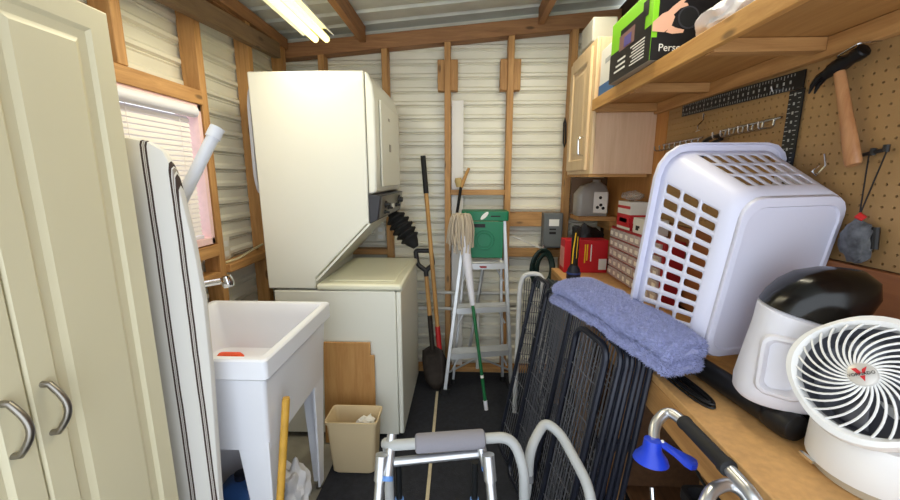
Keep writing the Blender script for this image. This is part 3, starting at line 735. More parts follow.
single('plastic_wrap', bm, mat('clear_wrap', col(220, 220, 218), .15, trans=.6, alpha=.6), 'crumpled clear plastic on top of the red banded carton', 'plastic')
# shelf under the cabinet with jug
js = thing('corner_shelf', 'small wooden corner shelf holding a clear jug', 'shelf', (.82, 2.5, 1.14))
part('board', B(.712, XR-.006, 2.43, 2.644, 1.155, 1.183), fir('X'), js, bevel=.002)
part('back_board', B(.712, XR-.006, 2.645, 2.652, 1.185, 1.42), mat('dull_board', col(120, 96, 78), .8, var=.1), js)
part('bracket', B(.90, XR-.006, 2.42, 2.64, 1.10, 1.154), fir('Y'), js)
jg = thing('plastic_jug', 'translucent plastic jug with a white label on corner shelf', 'jug', (.80, 2.5, 1.184))
JUG = mat('cloudy_plastic', col(206, 204, 200), .3, trans=.55)
part('body', loft(NB(), [rrect(.095, .055, .03, 4, 1.185, .80, 2.5), rrect(.10, .06, .03, 4, 1.20, .80, 2.5), rrect(.10, .06, .03, 4, 1.32, .80, 2.5), rrect(.075, .05, .03, 4, 1.37, .81, 2.5), rrect(.024, .024, .02, 4, 1.395, .83, 2.5), rrect(.022, .022, .02, 4, 1.41, .83, 2.5)]), JUG, jg)
lb_ = part('label', B(.80, .885, 2.4385, 2.4396, 1.205, 1.335), PRINTW, jg)
for x, z in ((.84, 1.30), (.825, 1.24), (.845, 1.255), (.86, 1.235)): part('print', lathe(NB(), [(.010, 0), (.010, .0006)], axis_m((x, 2.4383, z), (0, -1, 0)), 12), INK, lb_)

# ---------------------------------------------------------------- on the overhead shelf
ZT = ZS+.041
def shelf_box(name, label, c, rot, hx_, hy_, h, base, mats=None):
    mr = M.Translation((c[0], c[1], ZT)) @ M.Rotation(rot, 4, 'Z'); t = thing(name, label, 'box', (c[0], c[1], ZT))
    part('carton', box(NB(), -hx_, hx_, -hy_, hy_, .001, h, mr), base, t, bevel=.002); return t, mr
LIME = mat('lime_print', col(132, 206, 34), .5); BLK = mat('black_card', col(26, 24, 26), .4)
ghx, ghy, gh = .105, .17, .225; grot = .02
gb, gm = shelf_box('appliance_box', 'green and black product box standing on the overhead shelf', (.701, 1.55), grot, ghx, ghy, gh, LIME)
part('underside', box(NB(), -ghx-.001, ghx, -ghy, ghy, .0, .0009, gm), mat('grey_card', col(150, 140, 128), .7), gb)
# left long side (-x) : lime with a dark photo block; near end (-y): black with a hand print
fx_ = lambda y0, y1, z0, z1, d, mt_, n='print': part(n, box(NB(), -ghx-d, -ghx-d+.0006, y0, y1, z0, z1, gm), mt_, gb)
fy_ = lambda x0, x1, z0, z1, d, mt_, n='print': part(n, box(NB(), x0, x1, -ghy-d, -ghy-d+.0006, z0, z1, gm), mt_, gb)
fx_(-ghy, ghy, .001, .11, .0012, BLK); fx_(-.12, .08, .11, .175, .0012, BLK); fx_(-.14, -.10, .15, .20, .0012, BLK)
fx_(-.045, .085, .10, .155, .002, mat('photo_mauve', col(130, 96, 92), .6)); fx_(-.02, .04, .105, .14, .0028, mat('photo_violet', col(90, 80, 150), .6))
for k in range(7): fx_(-.13, -.02-.01*(k % 3), .022+.010*k, .026+.010*k, .002, PRINTW)
for k in range(3): fx_(.02, .12-.015*k, .030+.018*k, .037+.018*k, .002, PRINTW)
fy_(-ghx+.018, ghx-.001, .001, gh-.001, .0012, BLK); fy_(-ghx+.001, -ghx+.018, .001, .07, .0012, BLK)
SKIN = mat('printed_skin', col(226, 176, 150), .6)
mh = gm @ M.Translation((0, -ghy-.0014, 0)) @ M.Rotation(math.pi/2, 4, 'X')
def flat(poly, mt_, d): part('print', prism(NB(), poly, mh @ M.Translation((0, 0, d)), .0005), mt_, gb)
flat(((-.104, .088), (-.065, .085), (-.045, .10), (-.035, .13), (-.05, .15), (-.075, .14), (-.104, .115)), SKIN, .0002)
flat(((-.075, .135), (-.05, .15), (-.018, .172), (.0, .170), (.004, .163), (-.02, .155), (-.045, .132)), SKIN, .0003)
flat(((-.065, .14), (-.045, .16), (-.012, .186), (-.004, .180), (-.03, .15)), SKIN, .0004)
flat(((-.06, .085), (-.04, .08), (-.005, .083), (-.002, .092), (-.03, .098), (-.045, .105)), SKIN, .0003)
part('lens_print', lathe(NB(), [(.034, 0), (.034, .001)], mh @ M.Translation((.008, .128, .0006)), 24), mat('lens_grey', col(60, 60, 66), .3), gb)
part('lens_print', lathe(NB(), [(.029, 0), (.029, .0008)], mh @ M.Translation((.008, .128, .0018)), 24), INK, gb)
part('lettering', text_bm('Person', .032, mh @ M.Translation((-.035, .038, .0008))), PRINTW, gb, smooth=False)
shelf_box('white_carton', 'white carton with blue base behind the green box', (.715, 1.86), 0, .085, .09, .20, PAPERW)
_t, _m = C.objects['white_carton'], None
part('blue_band', box(NB(), -.087, .0, -.0925, .0925, .0012, .045, M.Translation((.715, 1.86, ZT))), mat('blue_card', col(70, 110, 160), .6), _t)
part('print', box(NB(), -.0858, -.0850, -.05, .03, .13, .15, M.Translation((.715, 1.86, ZT))), mat('grey_card_print', col(170, 172, 176), .6), _t)
single('plastic_bag', blob(NB(), (.705, 1.145, ZT+.044), .07, .22, 4, (.9, 1.35, .55), 5), mat('white_bag_film', col(228, 226, 228), .35, bump=.5, bscale=30), 'crumpled white plastic bag on the overhead shelf edge', 'bag')
gbk = thing('grey_bucket', 'dark grey bucket on the overhead shelf beside the green box', 'bucket', (.835, 1.02, ZT))
part('body', lathe(NB(), [(.085, .001), (.105, .22), (.109, .222), (.109, .235), (.100, .235), (.08, .01)], M.Translation((.835, 1.02, ZT)), 28), mat('bucket_grey', col(96, 98, 104), .5), gbk)
part('bail', T([(.835+.106*math.cos(a), 1.02-.106*math.sin(a), ZT+.20-.12*math.sin(a)) for a in [math.pi*k/16 for k in range(17)]], .003, 6), PAPERW, gbk)
single('white_tray', loft(NB(), [rrect(.05, .05, .01, 3, z, .685, .86) for z in (ZT+.001, ZT+.045)]), PAPERW, 'white plastic tray on the near end of overhead shelf', 'tray')
# white device above the wall cabinet
dv_ = thing('speaker_box', 'white plastic wall speaker above the wall cabinet', 'speaker', (.72, 2.26, 2.086))
part('housing', B(.645, .77, 2.16, 2.36, 2.107, 2.225), mat('device_white', col(176, 174, 166), .5), dv_, bevel=.008)
part('lens', T([(.66, 2.15, 2.096), (.66, 2.30, 2.096)], .010, 10), BLACKP, dv_)
part('bracket', B(.70, .76, 2.22, 2.33, 2.086, 2.106), BLACKP, dv_)
single('hanging_strap', T([(.652, 2.645, 1.62), (.644, 2.642, 1.65), (.641, 2.642, 1.77), (.647, 2.645, 1.80), (.654, 2.645, 1.77), (.659, 2.645, 1.65)], .006, 8, closed=True), BLACKP, 'black strap loop hanging on the corner stud', 'strap')

# ================================================================== BACK OF THE ROOM
# step ladder, folded, leaning on the back wall
la = thing('step_ladder', 'aluminium step ladder with a green top against the back wall', 'ladder', (.11, 2.42, .009))
LF, RF = V((-.125, 2.33, .012)), V((.325, 2.43, .012)); LT, RT = V((.005, 2.485, 1.15)), V((.255, 2.50, 1.15))
def chan(a, b, wx, wy, name, parent, m_=ALUL):
    d = (b-a).normalized(); u = V((1, 0, 0)); u = (u-d*u.dot(d)).normalized(); v = d.cross(u)
    return part(name, loft(NB(), [[p+u*sx*wx+v*sy*wy for sx, sy in ((-1,-1),(1,-1),(1,1),(-1,1))] for p in (a, b)]), m_, parent, bevel=.003)
for a, b in ((LF, LT), (RF, RT)):
    r_ = chan(a+(b-a)*.02, b, .012, .024, 'rail', la); part('foot', T([a, a+(b-a)*.035], .03, 8), RUBBER, r_)
BO = V((0, .095, 0))
for a, b in ((LF+V((.05, .14, 0)), LT+V((.02, .06, 0))), (RF+V((-.05, .09, 0)), RT+V((-.02, .05, 0)))):
    r_ = chan(a+(b-a)*.02, b, .009, .014, 'rear_rail', la); part('foot', T([a, a+(b-a)*.03], .02, 8), RUBBER, r_)
for f_, w_ in ((.245, .03), (.505, .03), (.755, .03)):
    p, q = LF+(LT-LF)*f_, RF+(RT-RF)*f_; p = p+V((.012, -.012, 0)); q = q+V((-.012, -.012, 0)); al = (q-p)
    bm = NB(); loft(bm, [[o+V((0, dy, dz)) for dy, dz in ((-.038, -.028), (-.034, .008), (.05, .012), (.05, .004), (-.028, 0), (-.030, -.028))] for o in (p, q)])
    stp = part('step', bm, ALUL, la)
    for k in range(4): part('tread_rib', T([p+V((.005, -.02+.018*k, .0135)), q+V((-.005, -.02+.018*k, .0135))], .0018, 5), ALUL, stp)
    if f_ > .7: part('label_print', box(NB(), -.05, .02, -.0393, -.0388, -.019, -.006, M.Translation((p+q)/2)), mat('red_label', col(150, 40, 44), .5), stp)
    for o, sgn in ((p, 1), (q, -1)): part('brace', T([o+V((sgn*.004, .0, -.12)), o+V((sgn*.06, .01, -.012))], .006, 6), ALUL, la)
rr_ = LF+(LT-LF)*.12; part('rear_brace', T([LF+(LT-LF)*.07+V((0, .12, 0)), RF+(RT-RF)*.22+V((-.05, .10, 0))], .007, 6), ALUL, la)
part('rear_brace', T([RF+(RT-RF)*.07+V((0, .09, 0)), LF+(LT-LF)*.22+V((.05, .13, 0))], .007, 6), ALUL, la)
part('rear_strap', T([(.04, 2.60, .2), (.13, 2.56, .84)], .012, 6), ALUL, la)
tp = part('top_cap', loft(NB(), [rrect(.150, .085, .02, 4, z, .13, 2.525) for z in (1.152, 1.212)]), GREENP, la, 'green plastic top cap', bevel=.004)
part('badge', lathe(NB(), [(.001, 0), (.03, 0), (.03, .001), (.001, .001)], axis_m((.125, 2.4388, 1.185), (0, -1, 0)) @ M.Diagonal((1.1, .42, 1, 1)), 24), PRINTW, tp)
part('badge', B(.165, .225, 2.4385, 2.4398, 1.178, 1.186), INK, tp)
gp = part('pail_shelf', B(.035, .245, 2.425, 2.443, .915, 1.15), GREENP, la, 'green plastic pail shelf', bevel=.005)
bm = NB(); cc_ = V((.125, 2.424, 1.03)); tube(bm, [cc_+V((.062*math.cos(a), 0, .062*math.sin(a))) for a in [2*math.pi*k/32 for k in range(32)]], .003, 6, closed=True)
tube(bm, [cc_+V((.045*math.cos(a), 0, .045*math.sin(a))) for a in [2*math.pi*k/32 for k in range(32)]], .0025, 6, closed=True)
part('embossed_ring', bm, GREENP, gp)
part('slot', B(.05, .13, 2.4235, 2.4262, 1.112, 1.135), INK, gp)
# mop standing on its handle end
mp_ = thing('string_mop', 'string mop with green handle standing upside down by the ladder', 'mop', (.14, 2.16, .009))
mA, mB = V((.142, 2.165, .012)), V((-.018, 2.36, 1.16))
pt = lambda t: mA+(mB-mA)*t
part('handle', T([pt(.03), pt(.56)], .0105, 12), mat('mop_green', col(26, 104, 58), .4), mp_)
part('end_cap', T([pt(0), pt(.05)], .0125, 12), WHITEP, mp_)
part('label_band', T([pt(.17), pt(.185)], .0112, 12), PRINTW, mp_)
part('socket', lathe(NB(), [(.014, 0), (.018, .04), (.024, .18), (.032, .34), (.038, .47), (.030, .50)], axis_m(pt(.555), mB-mA), 18), WHITEP, mp_)
bm = NB(); hd = pt(1.0)
for k in range(64):
    a = 2*math.pi*k/64+random.uniform(-.1, .1); ro = random.uniform(.036, .078); dz = random.uniform(.12, .20)
    p0 = hd+V((.012*math.cos(a), .012*math.sin(a), .03+random.uniform(0, .012))); p1 = hd+V((ro*.8*math.cos(a), ro*.7*math.sin(a)-.005, .035+random.uniform(-.01, .015)))
    p2 = hd+V((ro*1.1*math.cos(a)+random.uniform(-.01, .01), ro*.9*math.sin(a)-.01, -.04)); p3 = hd+V((ro*1.05*math.cos(a)+random.uniform(-.015, .015), ro*.85*math.sin(a)-.012, -dz))
    tube(bm, fillet([p0, p1, p2, p3], .04, 4), .0055, 5)
stuff(part('yarn_strings', bm, mat('mop_yarn', col(196, 182, 162), .95, bump=.6, bscale=300), mp_))
# long handled tool and shovel
TW = wood('ash_handle', col(206, 160, 96), col(184, 134, 72), 'Z', knots=False)
lt = thing('long_handled_hoe', 'long wooden handled garden tool with a black grip', 'garden tool', (-.15, 2.44, .009))
hA, hB = V((-.145, 2.42, .03)), at(423, 156, Y=2.62)
hp_ = lambda t: hA+(hB-hA)*t
part('shaft', T([hp_(.24), hp_(.98)], .0145, 12), TW, lt)
part('grip', T([hp_(.84), hp_(1.0)], .0175, 12), RUBBER, lt)
part('ferrule', T([hp_(.14), hp_(.26)], .018, 12), mat('red_paint', col(190, 34, 34), .4), lt)
part('blade', loft(NB(), [[hp_(t)+V((x, 0, 0))*w_ for x in (-1, 1)][::1]+[hp_(t)+V((x, .006, 0))*1 + V((x*w_-x, 0, 0)) for x in (1, -1)] for t, w_ in ((0.0, .05), (.10, .055), (.15, .016))]), mat('dark_steel', col(54, 46, 40), .6, .6, var=.3, scale=25), lt)
sv = thing('spade', 'short spade with a black D handle beside the washer', 'spade', (-.22, 2.40, .009))
sA, sB = V((-.185, 2.37, .02)), at(426, 272, Y=2.53)
sp_ = lambda t: sA+(sB-sA)*t
part('shaft', T([sp_(.62), sp_(1.0)], .0145, 12), TW, sv)
part('socket', T([sp_(.34), sp_(.63)], .017, 12, radii=None), mat('dark_steel', None), sv)
dS = (sB-sA).normalized(); sx_ = V((1, 0, 0))
part('d_handle', T(fillet([sB-dS*.03, sB+dS*.01, sB+dS*.05+sx_*.052, sB+dS*.145+sx_*.046, sB+dS*.145-sx_*.060, sB+dS*.05-sx_*.052, sB+dS*.01], .02), .016, 10), BLACKP, sv)
bm = NB(); rows = []
for t, w_, cu in ((0, .02, .0), (.06, .06, .01), (.15, .074, .016), (.28, .076, .018), (.36, .07, .014), (.40, .02, .0)):
    rows.append([sp_(t*.92)+V((x*w_, cu*(1-x*x), 0)) for x in (-1, -.5, 0, .5, 1)])
loft(bm, rows, False, False, closed=False); part('blade', bm, mat('dark_steel', None), sv, sol=.003)
# bellows plunger hanging on the wall
pg = thing('bellows_plunger', 'black bellows plunger hanging behind the washer', 'plunger', (-.42, 2.5, 1.05))
p0, p1 = at(392, 213, Y=2.52), at(416, 247, Y=2.47)
L_ = (p1-p0).length; pf_ = [(.032, 0), (.034, .012)]
for k in range(5): z = .03+k*(L_-.08)/5; r = .062+.016*math.sin(math.pi*(k+.8)/5.2); pf_ += [(r*.72, z), (r, z+.014), (r, z+.02), (r*.74, z+.032)]
pf_ += [(.040, L_-.035), (.02, L_)]
part('bellows', lathe(NB(), pf_, axis_m(p0, p1-p0), 22), RUBBER, pg)
part('handle', T([p0+V((-.05, .06, .05)), p0+(p1-p0)*.05], .012, 10), BLACKP, pg)
def outlet(name, label, m_):
    t = thing(name, label, 'outlet', m_.translation)
    pl = part('plate', loft(NB(), [[m_ @ p for p in rrect(.036, .058, .006, 3, z)] for z in (0, .005)]+[[m_ @ p for p in rrect(.033, .055, .006, 3, .007)]]), mat('ivory_plate', col(226, 222, 208), .4), t)
    for y in (-.026, .026):
        so = part('socket', loft(NB(), [[m_ @ p for p in rrect(.017, .015, .008, 3, z, 0, y)] for z in (.0072, .009)]), PRINTW, pl)
        for x in (-.006, .006): part('slot', box(NB(), x-.001, x+.001, y-.005, y+.005, .0088, .0094, m_), INK, so) if 0 else None
    return t
outlet('electrical_outlet', 'ivory wall outlet on the back wall above the washer', axis_m((-.605, 2.728, 1.03), (0, -1, 0), (1, 0, 0)))
outlet('electrical_outlet', 'ivory wall outlet beside the window stud above the tub', axis_m((-1.232, 1.905, 1.062), (1, 0, 0), (0, 1, 0)))
single('pale_cable', T(fillet([(-1.17, 1.80, 1.012), (-1.165, 1.90, 1.012), (-1.172, 2.05, 1.03), (-1.165, 2.15, 1.045)], .03), .006, 6), mat('tan_cable', col(206, 196, 160), .5), 'pale cable lying on the wall blocking above the tub', 'cable')
# white trim board and brush behind the ladder
single('white_board', box(NB(), -.04, .04, -.006, .006, 0, 1.89, M.Translation((-.052, 2.700, .036))), mat('trim_white', col(232, 230, 226), .5), 'long white trim board standing upright against the siding', 'board', bevel=.002)
bw = thing('hand_brush', 'wooden handled brush stuck behind the ladder cross rail', 'brush', (.0, 2.61, 1.0))
part('handle', T([at(461, 187, Y=2.63), at(469, 168, Y=2.62)], .011, 10, radii=[.014, .009]), TW, bw)
part('ferrule', T([at(457, 213, Y=2.635), at(461, 187, Y=2.63)], .010, 8), BLACKP, bw)
part('bristles', lathe(NB(), [(.018, 0), (.026, .04), (.02, .06)], axis_m(at(459, 187, Y=2.628), (-.1, 0, 1)), 12), mat('bristle', col(190, 164, 110), .9), bw)
# pvc pipes along the back wall
PVC = mat('pvc_white', col(214, 212, 206), .45)
pv = thing('water_pipes', 'white plastic water pipes running low along the back wall', 'pipe', (.05, 2.62, .45))
part('pipe', T([(-.32, 2.635, .62), (.40, 2.635, .62)], .0125, 10), PVC, pv)
part('pipe', T([(-.32, 2.635, .50), (.40, 2.635, .50)], .0125, 10), PVC, pv)
part('pipe', T(fillet([(.10, 2.625, .62), (.10, 2.62, .40), (.10, 2.62, .05)], .02), .0125, 10), PVC, pv)
for z in (.62, .50): part('coupling', T([(.08, 2.632, z), (.12, 2.632, z)], .017, 10), PVC, pv)
# breaker panel, hose, cables
bp_ = thing('breaker_panel', 'grey breaker panel mounted on the back wall', 'breaker panel', (.59, 2.6, .95))
GREYM = mat('grey_enamel', col(104, 108, 110), .5)
part('box', B(.528, .655, 2.585, 2.665, .955, 1.19), GREYM, bp_, bevel=.004)
pd = part('door', B(.536, .648, 2.578, 2.584, .965, 1.18), GREYM, bp_, bevel=.002)
part('label', B(.562, .628, 2.5765, 2.5778, 1.105, 1.15), PRINTW, pd)
part('label', B(.566, .610, 2.5765, 2.5778, 1.05, 1.066), INK, pd); part('label', B(.566, .610, 2.5765, 2.5778, 1.078, 1.088), INK, pd)
hs = thing('garden_hose', 'coil of dark green hose hanging under the breaker panel', 'hose', (.52, 2.52, .75))
for k in range(5):
    pts = [V((.515+(.075-.008*k)*math.cos(a)+.004*k, 2.50+.018*(k % 3)+.01*math.sin(a*2), .83+(.13-.01*k)*math.sin(a))) for a in [2*math.pi*q/28 for q in range(28)]]
    part('coil', T(pts, .010, 8, closed=True), mat('hose_green', col(24, 44, 40), .45), hs)
single('hose_hook', T([(.515, 2.66, .965), (.515, 2.54, .962), (.515, 2.50, .972), (.515, 2.50, .99)], .005, 8), STEEL, 'steel hook carrying the green hose coil', 'hook')
wi = single('white_cable', T(fillet([(.32, 2.62, 1.03), (.40, 2.61, 1.0), (.50, 2.60, .955), (.56, 2.60, .95)], .03), .006, 6), PVC, 'white cable sagging between stud and breaker panel', 'cable')
# beam lodged along the left wall
single('long_plank', loft(NB(), [[V((x, y, z+dz)) for x, dz in ((-1.150, 0), (-1.108, 0), (-1.108, .085), (-1.150, .085))] for y, z in ((-.4, 1.93), (2.44, 2.125))]), wood('grey_plank', col(128, 104, 78), col(98, 76, 54), 'Y'), 'weathered plank resting along the top of the left wall', 'plank', bevel=.003)
single('ironing_pad', loft(NB(), [[V((x, 2.02+(u.x*.09), 1.60+u.y*.26)) for u in rrect(1, 1, .5, 5)] for x in (-1.062, -1.047)]), mat('pale_grey_panel', col(196, 200, 212), .5), 'pale rounded pad wedged behind the dryer', 'pad')

# ================================================================== FLOOR LEFT
single('plywood_offcut', loft(NB(), [[V((x, y0_+dy_, z)) for x, z, y0_ in ((-.745, .009, 1.845), (-.468, .009, 1.845), (-.468, .505, 1.872), (-.488, .505, 1.872), (-.488, .575, 1.876), (-.735, .575, 1.876))] for dy_ in (0, -.012)]), wood('offcut_ply', col(196, 150, 92), col(176, 126, 70), 'Z', knots=False), 'notched plywood offcut leaning against the washer', 'board', bevel=.001)
bn = thing('waste_bin', 'beige plastic waste bin in front of the plywood offcut', 'bin', (-.53, 1.68, .009))
BEI = mat('beige_plastic', col(214, 192, 152), .5)
bc = (-.53, 1.675)
part('body', loft(NB(), [rrect(.088, .052, .015, 3, .010, *bc), rrect(.102, .056, .015, 3, .02, *bc), rrect(.118, .066, .016, 3, .275, *bc), rrect(.125, .073, .018, 3, .277, *bc), rrect(.126, .074, .018, 3, .292, *bc), rrect(.120, .068, .016, 3, .292, *bc), rrect(.113, .062, .015, 3, .27, *bc), rrect(.098, .050, .015, 3, .03, *bc)]), BEI, bn)
single('crumpled_paper', blob(NB(), (-.475, 1.68, .235), .045, .35, 3, (1, .9, .8), 2, 9), PAPERW, 'white crumpled paper inside the beige bin', 'paper')
ws = thing('broom_handle', 'yellow wooden pole leaning on the side of the tub', 'pole', (-.622, 1.008, .001))
part('pole', T([(-.622, 1.008, .012), (-.582, 1.131, .706)], .0125, 12), mat('yellow_wood', col(206, 158, 62), .5, var=.12, scale=20), ws)
part('tip', T([(-.5818, 1.1312, .7065), (-.5815, 1.1322, .712)], .011, 12), mat('yellow_wood', None), ws)
single('carrier_bag', blob(NB(), (-.715, 1.385, .125), .085, .3, 4, (.75, .75, 1.4), 11), mat('white_bag_film', None), 'crumpled white carrier bag standing under the tub', 'bag')
bj = thing('blue_jug', 'blue plastic jug with handle on the floor under tub', 'jug', (-.87, 1.29, .001))
BJ = mat('blue_jug_plastic', col(56, 96, 160), .35, trans=.15)
jc = (-.87, 1.29)
part('body', loft(NB(), [rrect(.085, .062, .03, 4, .002, *jc), rrect(.09, .066, .03, 4, .02, *jc), rrect(.09, .066, .03, 4, .19, *jc), rrect(.07, .055, .03, 4, .24, *jc), rrect(.03, .03, .02, 4, .262, *jc)]), BJ, bj)
part('cap', lathe(NB(), [(.024, .263), (.024, .285), (.02, .287)], M.Translation((jc[0], jc[1], 0)), 16), mat('navy_rubber', None), bj)
part('handle', T(fillet([(jc[0]+.025, jc[1]-.02, .255), (jc[0]+.085, jc[1]-.05, .25), (jc[0]+.095, jc[1]-.06, .15)], .03), .012, 10), BJ, bj)
wbk = thing('white_bucket', 'white plastic bucket behind the blue jug under tub', 'bucket', (-1.0, 1.46, .001))
part('body', lathe(NB(), [(.10, .002), (.125, .34), (.132, .342), (.132, .365), (.122, .365), (.096, .012)], M.Translation((-.985, 1.49, 0)), 28), WHITEP, wbk)

# ================================================================== PEGBOARD TOOLS
PX = XR-.004
sqr = thing('framing_square', 'black framing square with white markings on the pegboard', 'square', (PX-.004, 1.45, 1.5))
BLKSTEEL = mat('black_steel', col(30, 32, 34), .35, .3)
yA, yB = 1.795, 1.178
def peg_poly(pts, x0, t): return loft(NB(), [[V((x, y, z)) for y, z in pts] for x in (x0, x0-t)])
part('blade', peg_poly([(1.795, 1.733), (1.178, 1.717), (1.178, 1.668), (1.795, 1.682)], PX-.001, .003), BLKSTEEL, sqr)
part('tongue', peg_poly([(1.222, 1.667), (1.172, 1.667), (1.172, 1.32), (1.222, 1.32)], PX-.001, .003), BLKSTEEL, sqr)
bm = NB()
for k in range(48):
    y = 1.785-k*.0122; z = 1.732-(1.795-y)*.026
    h = .012 if k % 4 == 0 else .007; box(bm, PX-.0048, PX-.0042, y-.001, y+.001, z-h-.003, z-.003); box(bm, PX-.0048, PX-.0042, y-.001, y+.001, z-.046, z-.046+h)
    if k % 2 == 0: box(bm, PX-.0048, PX-.0042, y-.003, y+.003, z-.029, z-.020)
for k in range(26):
    z = 1.655-k*.0127; h = .012 if k % 4 == 0 else .007
    box(bm, PX-.0048, PX-.0042, 1.220-h, 1.220, z, z+.002); box(bm, PX-.0048, PX-.0042, 1.180, 1.180+h, z, z+.002)
    if k % 2 == 0: box(bm, PX-.0048, PX-.0042, 1.197, 1.203, z-.004, z+.004)
stuff(part('graduations', bm, mat('grey_marks', col(170, 172, 168), .6), sqr))
single('peg_hook', T([(PX, 1.268, 1.684), (PX-.02, 1.268, 1.678), (PX-.024, 1.268, 1.69)], .0025, 6), CHROME, 'small peg hook holding up the framing square', 'hook')
def hookrail(ya, za, yb, zb, n, label):
    t = thing('hook_rail', label, 'hook rail', (PX-.01, (ya+yb)/2, min(za, zb)))
    part('bar', T([(PX-.006, ya, za), (PX-.006, yb, zb)], .004, 6), STEEL, t)
    for k in range(n):
        u = (k+.4)/n; y = ya+(yb-ya)*u; z = za+(zb-za)*u
        part('hook', T(fillet([(PX-.006, y, z), (PX-.008, y, z-.026), (PX-.05, y, z-.030), (PX-.052, y, z-.008)], .008, 3), .0032, 6), STEEL, t)
hookrail(1.50, 1.590, 1.235, 1.598, 6, 'steel hook rail below the framing square')
hookrail(1.93, 1.575, 1.62, 1.578, 7, 'steel hook rail near the left edge of the pegboard')
pl_ = thing('pliers', 'black handled pliers hanging from a hook rail', 'pliers', (PX-.03, 1.52, 1.5))
part('handle', T(fillet([(PX-.03, 1.60, 1.535), (PX-.03, 1.55, 1.565), (PX-.03, 1.47, 1.572)], .03), .0075, 8), BLACKP, pl_)
part('handle', T(fillet([(PX-.022, 1.585, 1.50), (PX-.022, 1.54, 1.545), (PX-.022, 1.475, 1.560)], .03), .0075, 8), BLACKP, pl_)
part('jaw', T([(PX-.026, 1.56, 1.56), (PX-.026, 1.60, 1.50)], .009, 8, radii=[.011, .006]), BLKSTEEL, pl_)
for nm, pts, lb in (('s_hook', [(1.612, 1.663), (1.605, 1.668), (1.617, 1.645), (1.634, 1.625), (1.645, 1.609), (1.640, 1.602), (1.628, 1.607)], 'double chrome peg hook under the framing square blade'),
                    ('peg_hook', [(1.078, 1.452), (1.085, 1.438), (1.078, 1.426), (1.066, 1.430), (1.058, 1.452), (1.055, 1.482)], 'chrome peg hook left of the hammer handle')):
    single(nm, T([V((PX-.012-.01*(i % 2), y, z)) for i, (y, z) in enumerate(pts)], .0028, 6), CHROME, lb, 'hook')
# hammer
hm = thing('claw_hammer', 'claw hammer with a wooden handle hanging on the pegboard', 'hammer', (PX-.03, 1.0, 1.45))
HX = PX-.028
h0, h1 = V((HX, 1.046, 1.675)), V((HX, .968, 1.450))
hr = [];
for t, a_, b2 in ((0, .010, .012), (.15, .011, .013), (.45, .011, .014), (.75, .013, .018), (.97, .013, .019), (1, .011, .016)):
    c_ = h0+(h1-h0)*t; ax = V((0, h0.z-h1.z, h1.y-h0.y)).normalized()
    ax = V((0, 1, 0))-(h1-h0).normalized()*(h1-h0).normalized().y; ax.normalize()
    hr.append([c_+V((1, 0, 0))*a_*math.cos(q)+ax*b2*math.sin(q) for q in [2*math.pi*k/16 for k in range(16)]])
part('handle', loft(NB(), hr), wood('hammer_ash', col(190, 140, 96), col(160, 108, 68), 'Z', knots=False, rough=.4), hm)
HEAD = mat('forged_black', col(28, 28, 30), .4, .5)
part('head', T([V((HX, 1.085, 1.678)), V((HX, 1.062, 1.690)), V((HX, 1.040, 1.696)), V((HX, 1.020, 1.700)), V((HX, 1.012, 1.703)), V((HX, .994, 1.710)), V((HX, .992, 1.711))], .014, 14, radii=[.012, .016, .018, .013, .016, .016, .013]), HEAD, hm)
for s_ in (-.007, .007):
    part('claw', T([V((HX+s_*.6, 1.075, 1.684)), V((HX+s_, 1.094, 1.676)), V((HX+s_, 1.110, 1.660)), V((HX+s_, 1.117, 1.640))], .006, 8, radii=[.009, .008, .006, .002]), HEAD, hm)
single('wire_holder', T(fillet([(PX, 1.035, 1.715), (PX-.05, 1.04, 1.708), (PX-.052, .985, 1.722), (PX, .985, 1.728)], .01, 3), .002, 6), STEEL, 'thin wire bracket holding the hammer head', 'bracket')
# small clamp hanging to the right of the hammer, pouch below
cl_ = thing('spring_clamp', 'small black clamp with string hanging beside the hammer handle', 'clamp', (PX-.02, .94, 1.33))
part('bar', T([V((PX-.012, .985, 1.470)), V((PX-.012, .915, 1.483))], .0045, 8), BLACKP, cl_)
for y, z in ((.985, 1.470), (.945, 1.477), (.918, 1.483)): part('knob', T([V((PX-.012, y, z-.006)), V((PX-.012, y, z+.010))], .006, 8), BLACKP, cl_)
part('string', T([V((PX-.010, .918, 1.478)), V((PX-.010, .948, 1.34))], .0016, 5), BLACKP, cl_)
part('string', T([V((PX-.010, .955, 1.472)), V((PX-.010, .950, 1.34))], .0016, 5), BLACKP, cl_)
pc = thing('parts_pouch', 'clear pouch of dark parts hanging low on the pegboard', 'pouch', (PX-.02, .97, 1.225))
part('pouch', blob(NB(), (PX-.018, .940, 1.272), .05, .2, 3, (.25, .75, 1.0), 4), mat('smoky_film', col(92, 94, 98), .3, var=.5, scale=60), pc)
part('clip', T([V((PX-.012, .905, 1.31)), V((PX-.012, .90, 1.26))], .007, 8), BLACKP, pc)
part('clip', T([V((PX-.02, .945, 1.335)), V((PX-.012, .935, 1.325))], .008, 8), mat('red_paint', None), pc)

